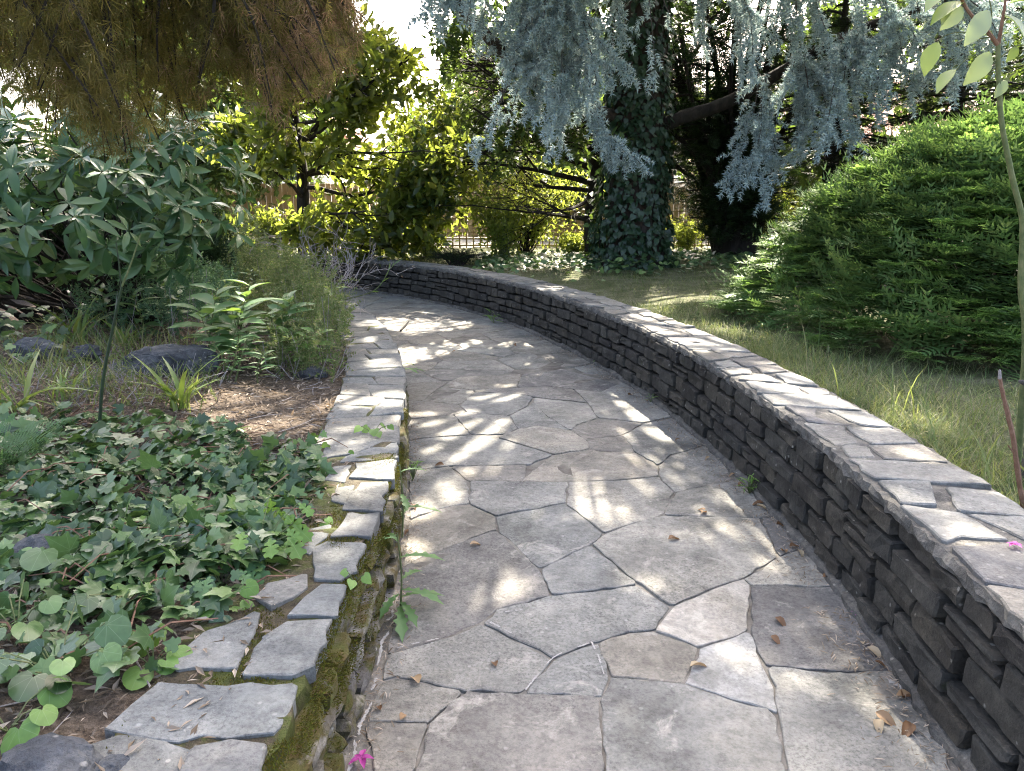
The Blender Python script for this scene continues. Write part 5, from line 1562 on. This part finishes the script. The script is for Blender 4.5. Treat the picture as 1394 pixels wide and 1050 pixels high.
# fern
c = G(-20, 640, .46); c[2] = gz(c[0], c[1])
fe = thing('fern', 'green fern fronds reaching in at the picture edge above the ivy', 'fern', c)
fm = mesh_np('frond', T_fern[0], [T_fern[1]], M['fern'])
for a, L, up in [(5, .34, .8), (30, .38, .9), (-25, .36, .65), (65, .3, 1.0), (-55, .32, .6), (100, .3, 1.2)]:
    d = np.array([math.cos(R(a)), math.sin(R(a)), up]); inst('frond', fm, frames(d[None], np.array([[-.4, -.5, 1.0]]))[0], c, L, fe)
c = G(0, 400, .5); c[2] = gz(c[0], c[1])
fe = thing('fern', 'dark fern in the shade under the rhododendron', 'fern', c)
for k in range(9):
    a = k * .7; d = np.array([math.cos(a), math.sin(a), .7]); inst('frond', fm, frames(d[None], np.array([[0, 0, 1.0]]))[0], c, rng.uniform(.4, .6), fe)
# tall dark stalk
c = G(133, 585, .46); c[2] = gz(c[0], c[1])
st = thing('tall_stalk', 'tall dark green forked stalk leaning up in front of the weeds', 'plant stem', c)
Yc = c[1]
p = catmull(np.array([c, P(140, 520, Yc), P(155, 440, Yc), P(166, 390, Yc)]), 6); V, Fs = tube(p, np.linspace(.009, .006, len(p)), 6); obj('stem', V, Fs, M['darkstem'], st)
p = catmull(np.array([P(165, 392, Yc), P(162, 360, Yc), P(158, 330, Yc)]), 5); V, Fs = tube(p, np.linspace(.005, .003, len(p)), 5); obj('fork', V, Fs, M['darkstem'], st)
p = catmull(np.array([P(166, 390, Yc), P(178, 360, Yc), P(192, 318, Yc)]), 5); V, Fs = tube(p, np.linspace(.006, .003, len(p)), 5); obj('fork', V, Fs, M['stem'], st)

# ------------------------------------------------------------------ tall weeds and herbs
def stemmy(name, label, px, py, z, stems, h, T, size, mat, per=16, spreadx=.12, cat='plant', droop=.4, stemmat='stem', part='leaf'):
    c = G(px, py, z); c[2] = gz(c[0], c[1])
    t = thing(name, label, cat, c); mb = MB()
    me = mesh_np(part, T[0], [T[1]], M[mat], True)
    for k in range(stems):
        b_ = c + rng.normal(size=3) * [spreadx, spreadx * .6, 0]; tp = b_ + np.array([rng.normal() * .12, rng.normal() * .1, h * rng.uniform(.7, 1.1)])
        pts = catmull(np.array([b_, (b_ + tp) / 2 + rng.normal(size=3) * .02, tp]), 6); mb.add(*tube(pts, np.linspace(.006, .003, len(pts)), 5))
        for j in range(per):
            u = .25 + .75 * (j + .5) / per; q = b_ + (tp - b_) * u; a = j * 2.4 + rng.uniform(-.3, .3)
            d = np.array([math.cos(a), math.sin(a), .55 - droop * (1 - u)]); nn = np.array([0, -.2, 1.0]) + rng.normal(size=3) * .2
            inst(part, me, frames(d[None], nn[None])[0], q, size * rng.uniform(.7, 1.15) * (1.15 - .35 * abs(u - .6)), t)
    mb.obj('stems', M[stemmat], t)
    return t
stemmy('broad_leaved_herb', 'tall leafy herb with broad pointed leaves above the bare soil', 305, 490, .44, 5, .62, T_broad, .24, 'herb', 13, .16)
stemmy('broad_leaved_herb', 'leafy herb with blue-green pointed leaves left of the grey weeds by the low wall', 370, 480, .43, 4, .5, T_broad, .21, 'herb', 12, .14)
stemmy('narrow_leaved_weed', 'upright narrow-leaved weed at the foot of the broad-leaved herb', 325, 512, .43, 4, .32, T_lance, .11, 'herb', 14, .08)
stemmy('narrow_leaved_weed', 'upright weed with small leaves beside the low wall far end', 385, 420, .43, 4, .55, T_lance, .13, 'herb', 22, .12)
stemmy('broad_leaved_herb', 'leafy herb behind the broad boulder at the foot of the rhododendron', 225, 452, .45, 4, .5, T_broad, .2, 'herb', 12, .16)
stemmy('broad_leaved_herb', 'low leafy herb against the low wall beside the bare soil', 430, 498, .42, 4, .3, T_broad, .14, 'fresh', 10, .12)
stemmy('broad_leaved_herb', 'pale leafy herb among the weeds below the dead twigs', 420, 440, .42, 4, .45, T_broad, .17, 'fresh', 11, .16)
def feather_mass(name, label, boxes, mat, size, h, cat='weeds', z=.45, dens=1.0):
    P_ = []
    for box_, n in boxes: P_.append(bed_points(int(n * dens), box_, z))
    pos = np.vstack(P_); n = len(pos)
    t = thing(name, label, cat, pos.mean(0) * [1, 1, 0] + [0, 0, .4])
    t['kind'] = 'stuff'
    pos[:, 2] += rnd(n) * h * (.65 + .5 * hnoise(pos[:, 0], pos[:, 1], 3))
    mb = MB()
    for k, T in enumerate(T_fea):
        i = np.arange(n) % len(T_fea) == k; m_ = i.sum()
        mb.add(*scatter(T, pos[i], frames(rdir(m_) + np.array([0, 0, .6]), rdir(m_)), rnd(m_, .6, 1.3) * size))
    mb.obj('foliage', M[mat], t)
    i = rng.choice(n, min(n, 260), False); mb = MB()
    for k in i:
        e = pos[k] + rdir(1)[0] * [.12, .12, .05]; b_ = pos[k] * [1, 1, 0] + [0, 0, gz(pos[k][0], pos[k][1])]
        mb.add(*tube(np.array([b_, (b_ + e) / 2 + rng.normal(size=3) * .03, e + [0, 0, .06]]), [.004, .003, .0015], 3))
    mb.obj('stems', M['deadwood'], t)
feather_mass('grey_green_weeds', 'grey-green feathery weeds between the rhododendron and the broad-leaved herb', [((110, 390, 330, 470), 900), ((160, 400, 300, 450), 500), ((200, 400, 300, 430), 300)], 'greyweed', .22, .75, dens=1.8)
feather_mass('tangled_weeds', 'tangled dry and green weeds crowding the far end of the low wall', [((370, 410, 470, 520), 700), ((300, 400, 440, 450), 500), ((390, 400, 450, 440), 400)], 'weed', .19, .6, dens=1.8)
feather_mass('pale_weeds', 'pale seed-headed weeds below the far wall at the back of the bed', [((190, 385, 420, 412), 900), ((250, 380, 400, 400), 500)], 'weed', .24, .8, dens=1.3)
feather_mass('sparse_weeds', 'sparse green weeds on the soil around the boulders', [((0, 500, 300, 560), 130), ((60, 480, 200, 540), 60)], 'weed', .12, .10)
# grass in the bed
pos = np.vstack([bed_points(700, (0, 470, 290, 570), .45), bed_points(500, (60, 420, 200, 500), .47)]); n = len(pos)
a = rnd(n, 0, 2 * PI); d = np.column_stack([np.cos(a) * .5, np.sin(a) * .5, np.ones(n)])
V, F = scatter(T_blade, pos, frames(d, np.column_stack([-np.cos(a), -np.sin(a), np.full(n, .4)])), rnd(n, .06, .26))
tag(obj('bed_grass', V, F, M['grass']), 'wispy yellow-green grass around the boulders in the bed', 'grass', kind='stuff')
# bleached dead shrublet with grey twigs at the end of the bed
c = G(432, 416, .42); c[2] = gz(c[0], c[1])
dw = thing('dead_shrublet', 'bleached grey dead twigs standing at the far end of the low wall', 'dead shrub', c)
mb = MB(); an = []
for k in range(16):
    a = rng.uniform(0, 2 * PI)
    grow(mb, an, c + rng.normal(size=3) * [.12, .08, 0], np.array([math.cos(a) * .6, math.sin(a) * .3 - .1, 1.0]), rng.uniform(.5, .95), .011, 2, -.03, .8, 3, .25, 5, minr=.0025)
mb.obj('twigs', M['deadwood'], dw)
pos, Rm, s_ = leafcloud(an[::4], 1, None, .05, .02, .3, .8); put('dry_leaves', T_lance, pos, Rm, s_, M['straw'], dw)
p0 = G(470, 408, .42)
p = catmull(np.array([p0, P(505, 398, p0[1]), P(520, 385, p0[1]), P(528, 370, p0[1]), P(537, 360, p0[1])]), 6)
ds = thing('arching_stem', 'single pale green stem arching out from the weeds in front of the far wall', 'plant stem', p0)
V, Fs = tube(p, np.linspace(.008, .003, len(p)), 5); obj('stem', V, Fs, M['stem'], ds)
me = mesh_np('leaf', T_lance[0], [T_lance[1]], M['herb'], True)
for k in range(6, len(p), 3): inst('leaf', me, frames(nrm(p[k] - p[k - 1])[None] + rdir(1) * .4, rdir(1))[0], p[k], .12, ds)

# ------------------------------------------------------------------ plants of the path edges
def jag_leaf():
    half = [(0, 0), (.03, .05), (.03, .15), (.09, .2), (.05, .26), (.06, .34), (.13, .42), (.07, .46), (.08, .54), (.16, .62), (.08, .68), (.13, .8), (.06, .86), (0, 1.0)]
    V = []; F = []
    for x, y in half: V += [(-x, y, -.45 * y * y + .3 * x), (0, y, -.45 * y * y), (x, y, -.45 * y * y + .3 * x)]
    for i in range(len(half) - 1):
        a = i * 3; F += [(a, a + 1, a + 4, a + 3), (a + 1, a + 2, a + 5, a + 4)]
    return np.array(V, float), np.array(F)
T_jag = jag_leaf()
def thistle(label, px, py, z0, h, spec, lean=(0, 0), up=.28):
    c = G(px, py, 0); c[2] = z0
    t = thing('sow_thistle', label, 'weed', c, 'sow thistles along the low wall')
    top = c + np.array([lean[0], lean[1], h])
    V, Fs = tube(catmull(np.array([c, (c + top) / 2 + [.01, 0, 0], top]), 6), np.linspace(.005, .003, 13), 5); obj('stem', V, Fs, M['stem'], t)
    me = mesh_np('leaf', T_jag[0], [T_jag[1]], M['herb'], True)
    for u, az, L in spec:
        a = R(az); d = np.array([math.cos(a), math.sin(a), up])
        inst('leaf', me, frames(d[None], np.array([[-math.cos(a) * .2, -math.sin(a) * .2, 1.0]]))[0], c + (top - c) * u, L, t)
thistle('jagged-leaved sow thistle growing from the joint at the foot of the mossy wall', 545, 835, 0, .34, [(.15, -60, .16), (.2, 20, .17), (.3, -20, .18), (.4, 60, .15), (.25, -110, .15), (.95, 200, .12), (.7, 10, .17), (.9, 120, .12), (.1, -80, .2)])
thistle('smaller sow thistle leaning out higher along the mossy wall', 548, 745, .05, .36, [(.4, 5, .18), (.7, 170, .14), (.9, 30, .13), (.6, -70, .14), (.3, 80, .12)])
thistle('single tuft of jagged leaves sticking out of the low wall beside clean copings', 548, 545, .12, .18, [(.7, 20, .2), (.8, -30, .16), (.9, 60, .17), (.95, 100, .13)])
def tuft(label, px, py, n, size, mat='fresh', T=T_lance, h=.1):
    c = G(px, py, 0); t = thing('seedling_tuft', label, 'weed', c)
    me = mesh_np('leaf', T[0], [T[1]], M[mat], True); mb = MB()
    for k in range(n):
        a = rng.uniform(0, 2 * PI); q = c + np.array([rng.normal() * .02, rng.normal() * .02, rng.uniform(.01, h)])
        mb.add(*tube(np.array([c, q]), [.002, .0015], 3))
        inst('leaf', me, frames(np.array([[math.cos(a), math.sin(a), rng.uniform(.1, 1.0)]]), np.array([[0, -.3, 1.0]]))[0], q, size * rng.uniform(.6, 1.1), t)
    mb.obj('stems', M['stem'], t)
tuft('bushy green seedling tuft at the wall foot beside fallen leaves', 1020, 672, 26, .07, h=.11)
tuft('tiny green seedling at the wall foot by the sunlit edge', 886, 548, 9, .06, h=.06)
tuft('small green seedlings at the wall foot far along the path', 672, 440, 14, .13, h=.14)
tuft('yellow-green weed tuft at the foot of the mossy wall', 562, 655, 22, .06, 'fresh', h=.12)
tuft('low seedlings at the wall foot beyond the sunlit patch', 816, 496, 12, .09, 'herb', h=.1)
# crumbs and litter against the walls and in the joints
q = rnd(3800, CR.s_of_y(1.6), CR.s_of_y(10)); dd = np.abs(rng.normal(0, .09, 3800)) + .01
k = hnoise(q * 2, q, 2.0) > -.1; q, dd = q[k], dd[k]
p1 = np.column_stack([CR.at(q, -dd - .02), np.full(len(q), .012)])
q = rnd(1100, CL.s_of_y(1.6), CL.s_of_y(6)); dd = np.abs(rng.normal(0, .05, 1100)) + .02
p2 = np.column_stack([CL.at(q, dd), np.full(len(q), .012)])
pos = np.vstack([p1, p2]); n = len(pos)
V, F = scatter(T_lance, pos, frames(rdir(n) * [1, 1, .2], rdir(n) * .4 + np.array([0, 0, 1])), rnd(n, .008, .035))
tag(obj('path_litter', V, F, M['straw']), 'fine dry litter gathered along the wall feet on the path', 'leaf litter', kind='stuff')
gF = 'dry leaves fallen on the path'
T_cr = t_leaf(.55, 4, .7, .5, .45)
me = mesh_np('fallen_leaf', T_cr[0], [T_cr[1]], M['brownleaf'], True)
spots = [(910, 738), (1030, 692), (1040, 688), (1075, 748), (1085, 752), (1070, 756), (675, 912), (1050, 870), (1175, 882), (1180, 886), (1220, 952), (1228, 955), (1192, 975), (1196, 985), (940, 912), (604, 636), (955, 702), (960, 698), (966, 625), (570, 935), (545, 985), (518, 972),
         (880, 548), (1010, 660), (925, 600), (1000, 648), (1065, 720), (1120, 790), (620, 480), (700, 470), (1240, 990), (1190, 905), (860, 540), (1055, 845), (640, 745), (557, 725), (560, 690)]
for k, (a, c) in enumerate(spots):
    p = G(a, c, 0); p[2] = .014; an_ = rng.uniform(0, 2 * PI)
    o = inst('fallen_leaf', me, frames(np.array([[math.cos(an_), math.sin(an_), .15]]), np.array([[rng.normal() * .3, rng.normal() * .3, 1.0]]))[0], p, rng.uniform(.035, .07), None)
    dR = -CR.off(p[None, :2])[0]; dL = CL.off(p[None, :2])[0]
    lab = 'small dry brown leaf lying at the foot of the dark wall' if dR < .32 else ('small dry brown leaf lying at the foot of the mossy low wall' if dL < .3 else 'small dry brown leaf lying out on the open flagstones')
    tag(o, lab, 'leaf', gF, 'thing')
def petal(label, px, py, z, s_):
    p = G(px, py, z); p[2] = z + .008
    t = thing('fallen_petals', label, 'petal', p); me_ = mesh_np('petal', T_cr[0], [T_cr[1]], M['petal'], True)
    for k in range(5):
        a = k * 1.26; inst('petal', me_, frames(np.array([[math.cos(a), math.sin(a), .5]]), np.array([[-math.cos(a), -math.sin(a), 1.0]]))[0], p + rng.normal(size=3) * [.004, .004, 0], s_ * rng.uniform(.7, 1.1), t)
petal('crumpled magenta blossom at the foot of the mossy wall', 492, 1036, .01, .035)
petal('small pink blossom lying on the path near the dark wall', 1166, 838, .01, .022)
petal('reddish petals on the coping at the picture edge', 1382, 745, .565, .022)
p = G(543, 444, 0)
# pinecones and twig
p0, p1 = G(545, 452, 0), G(557, 438, 0)
V, Fs = tube(np.array([p0 + [0, 0, .012], (p0 + p1) / 2 + [0.01, 0, .02], p1 + [0, 0, .014]]), [.011, .012, .005], 6)
tag(obj('fallen_twig', V, Fs, M['darkbark']), 'dark twig lying in the sunlit far part of the path', 'twig', kind='thing')

# ------------------------------------------------------------------ lawn side
n = 60000
X_ = rnd(n, -3.5, 7.5); Y_ = rnd(n, 2.0, 15.8)
off = CR.off(np.column_stack([X_, Y_])); k = (off > WR + .01) & (((X_ - MX) / 2.4) ** 2 + ((Y_ - MY) / 2.4) ** 2 > .8)
k &= rnd(n) < .35 + .4 * hnoise(X_, Y_, 2.1) + .25 * (Y_ > 6)
X_, Y_ = X_[k], Y_[k]; n = len(X_); pos = np.column_stack([X_, Y_, ground_z(X_, Y_) - .005])
a = rnd(n, 0, 2 * PI); d = np.column_stack([np.cos(a) * .9, np.sin(a) * .9, np.ones(n)])
V, F = scatter(T_blade, pos, frames(d, np.column_stack([-np.cos(a), -np.sin(a), np.full(n, .4)])), rnd(n, .03, .085) * (1 + .05 * Y_))
tag(obj('lawn_grass', V, F, M['lawn']), 'patchy short dry grass between the wall and the cedar', 'grass', kind='stuff')
n = 17000
q = rnd(n, CR.s_of_y(1.6), CR.s_of_y(8)); xy = CR.at(q, WR + .01 + np.abs(rng.normal(0, .7, n))); k = ((xy[:, 0] - MX) / 2.2) ** 2 + ((xy[:, 1] - MY) / 2.2) ** 2 > .9; xy = xy[k]; n = len(xy)
pos = np.column_stack([xy, ground_z(xy[:, 0], xy[:, 1])]); a = rnd(n, 0, 2 * PI); le = rnd(n, .2, 1.6); d = np.column_stack([np.cos(a) * le, np.sin(a) * le, np.ones(n)])
V, F = scatter(T_blade, pos, frames(d, np.column_stack([-np.cos(a), -np.sin(a), np.full(n, .4)])), rnd(n, .03, .12))
tag(obj('short_grass', V, F, M['lawn']), 'short matted grass close behind the wall copings', 'grass', kind='stuff')
# taller grass along the back of the wall
q = rnd(4200, CR.s_of_y(2.0), CR.s_of_y(6.2)); dd = WR + .02 + np.abs(rng.normal(0, .34, 4200))
k = (hnoise(q, dd, 4.2) > -.25); q, dd = q[k], dd[k]
xy = CR.at(q, dd); k = ((xy[:, 0] - MX) / 2.3) ** 2 + ((xy[:, 1] - MY) / 2.3) ** 2 > .9; xy = xy[k]; n = len(xy)
pos = np.column_stack([xy, ground_z(xy[:, 0], xy[:, 1])])
a = rnd(n, 0, 2 * PI); le = rnd(n, .1, .8); d = np.column_stack([np.cos(a) * le, np.sin(a) * le, np.ones(n)])
sz = np.where(rnd(n) < .04, rnd(n, .22, .38), rnd(n, .05, .18))
TB = t_leaf(.016, 3, .4, .45, .35, .5)
V, F = scatter(TB, pos, frames(d, np.column_stack([-np.cos(a), -np.sin(a), np.full(n, .4)])), sz)
tag(obj('tall_grass', V, F, M['grass']), 'tall loose grass growing behind the wall in front of the green mound', 'grass', kind='stuff')
# ivy and creeping green around the cedar foot
n = 6500
X_ = rnd(n, -.6, 6.5); Y_ = rnd(n, 10.4, 15.2); off = CR.off(np.column_stack([X_, Y_]))
k = (off > WR + .25) & (rnd(n) < np.clip((Y_ - 11.4) / 1.5, 0.02, .6)); X_, Y_ = X_[k], Y_[k]; n = len(X_)
pos = np.column_stack([X_, Y_, ground_z(X_, Y_) + rnd(n, .01, .12) + .18 * np.exp(-((X_ - CX) ** 2 + (Y_ - CY) ** 2) / .8)])
V, F = scatter(T_ivy2, pos, frames(rdir(n) * [1, 1, .3] + np.array([0, -.5, 0]), rdir(n) * .5 + np.array([0, -.4, 1])), rnd(n, .07, .13))
tag(obj('ground_ivy', V, F, M['ivy']), 'creeping ivy covering the ground around the cedar foot', 'ivy', kind='stuff')
# young tree
sy = 3.05
b0 = P(1398, 560, sy); b0[2] = gz(b0[0], b0[1])
sp = thing('young_tree', 'slender young tree with a few pale large leaves at the picture edge', 'sapling', b0)
p = catmull(np.array([b0, P(1396, 470, sy), P(1390, 390, sy), P(1392, 305, sy), P(1379, 246, sy), P(1364, 170, sy), P(1359, 95, sy), P(1359, 60, sy)]), 6)
V, Fs = tube(p, np.linspace(.014, .008, len(p)), 8, .03); obj('stem', V, Fs, M['stem'], sp, smooth=True)
for pl, r in [([P(1359, 62, sy), P(1340, 38, sy), P(1318, 15, sy), P(1300, -20, sy)], .008), ([P(1359, 62, sy), P(1366, 20, sy), P(1372, -20, sy)], .007), ([P(1352, 50, sy), P(1325, 53, sy), P(1312, 44, sy), P(1288, 48, sy), P(1276, 58, sy)], .0025),
              ([P(1359, 85, sy), P(1330, 75, sy), P(1312, 84, sy), P(1300, 98, sy)], .0025), ([P(1360, 80, sy), P(1385, 62, sy), P(1410, 66, sy)], .003), ([P(1362, 95, sy), P(1380, 88, sy), P(1410, 86, sy)], .003), ([P(1345, 44, sy), P(1350, 20, sy), P(1345, -10, sy)], .003)]:
    pp = catmull(np.array(pl), 6); V, Fs = tube(pp, np.linspace(r, r * .6, len(pp)), 6); obj('twig', V, Fs, M['redstem'] if r > .006 else M['stem'], sp)
T_sap = t_leaf(.55, 5, .35, .35, .5)
me = mesh_np('leaf', T_sap[0], [T_sap[1]], M['sap'], True)
for (a, c, e, f, s_, nn) in [(1312, 3, 1250, 22, .17, (0, -.4, 1)), (1300, 5, 1268, 35, .11, (-1, -.6, .3)), (1310, 10, 1285, 40, .13, (.3, -1, .4)), (1345, 15, 1325, 50, .17, (.1, -1, .5)), (1276, 58, 1255, 98, .15, (-.6, -.8, .5)), (1300, 95, 1262, 125, .13, (-.3, -.4, 1)),
                             (1348, 72, 1325, 108, .17, (.2, -1, .3)), (1366, 20, 1400, 38, .16, (.2, -.5, 1)), (1372, 5, 1410, -5, .17, (.3, -.6, 1)), (1345, -8, 1310, -20, .15, (0, -.8, 1)), (1385, 64, 1368, 92, .08, (0, -1, .4)), (1370, 110, 1352, 140, .09, (-.2, -1, .2)), (1292, -15, 1262, 0, .15, (0, -.4, 1))]:
    p0, p1 = P(a, c, sy), P(e, f, sy - .05); inst('leaf', me, frames((p1 - p0)[None], np.array([nn], float))[0], p0, s_ * .8, sp)
# weathered stump and dry sprout
import bmesh as _bm
c = P(1413, 505, 2.95)
su = thing('weathered_stump', 'gnarled grey stub of dead wood beside the young tree', 'stump', [c[0], c[1], gz(c[0], c[1])])
mb = MB()
mb.add(*tube(catmull(np.array([[c[0] + .03, c[1], gz(c[0], c[1]) - .05], c + [.02, 0, -.12], c, c + [-.01, 0, .07]]), 5), np.linspace(.03, .026, 16), 9, .12))
mb.add(*tube(np.array([c + [0, 0, -.01], c + [-.035, -.02, .02], c + [-.055, -.03, .07]]), [.022, .02, .012], 7, .12))
mb.add(*tube(np.array([c + [0, 0, -.05], c + [-.05, -.02, -.045], c + [-.085, -.03, -.035]]), [.018, .014, .007], 7, .12))
mb.obj('wood', M['barkgrey'], su)
b0 = P(1398, 690, 2.62); b0[2] = gz(b0[0], b0[1])
dsn = thing('dry_sprout', 'thin reddish dead sprout with a pale broken tip behind the wall', 'plant stem', b0)
Yb = b0[1]
V, Fs = tube(catmull(np.array([b0, P(1386, 645, Yb), P(1378, 590, Yb), P(1366, 540, Yb), P(1361, 515, Yb)]), 6), np.linspace(.010, .006, 25), 6, .08); obj('stem', V, Fs, M['redstem'], dsn)
V, Fs = tube(np.array([P(1361, 516, Yb), P(1361, 504, Yb)]), [.0065, .004], 6); obj('tip', V, Fs, M['deadwood'], dsn)
V, Fs = tube(np.array([P(1384, 622, Yb), P(1372, 606, Yb)]), [.004, .002], 5); obj('thorn', V, Fs, M['redstem'], dsn)
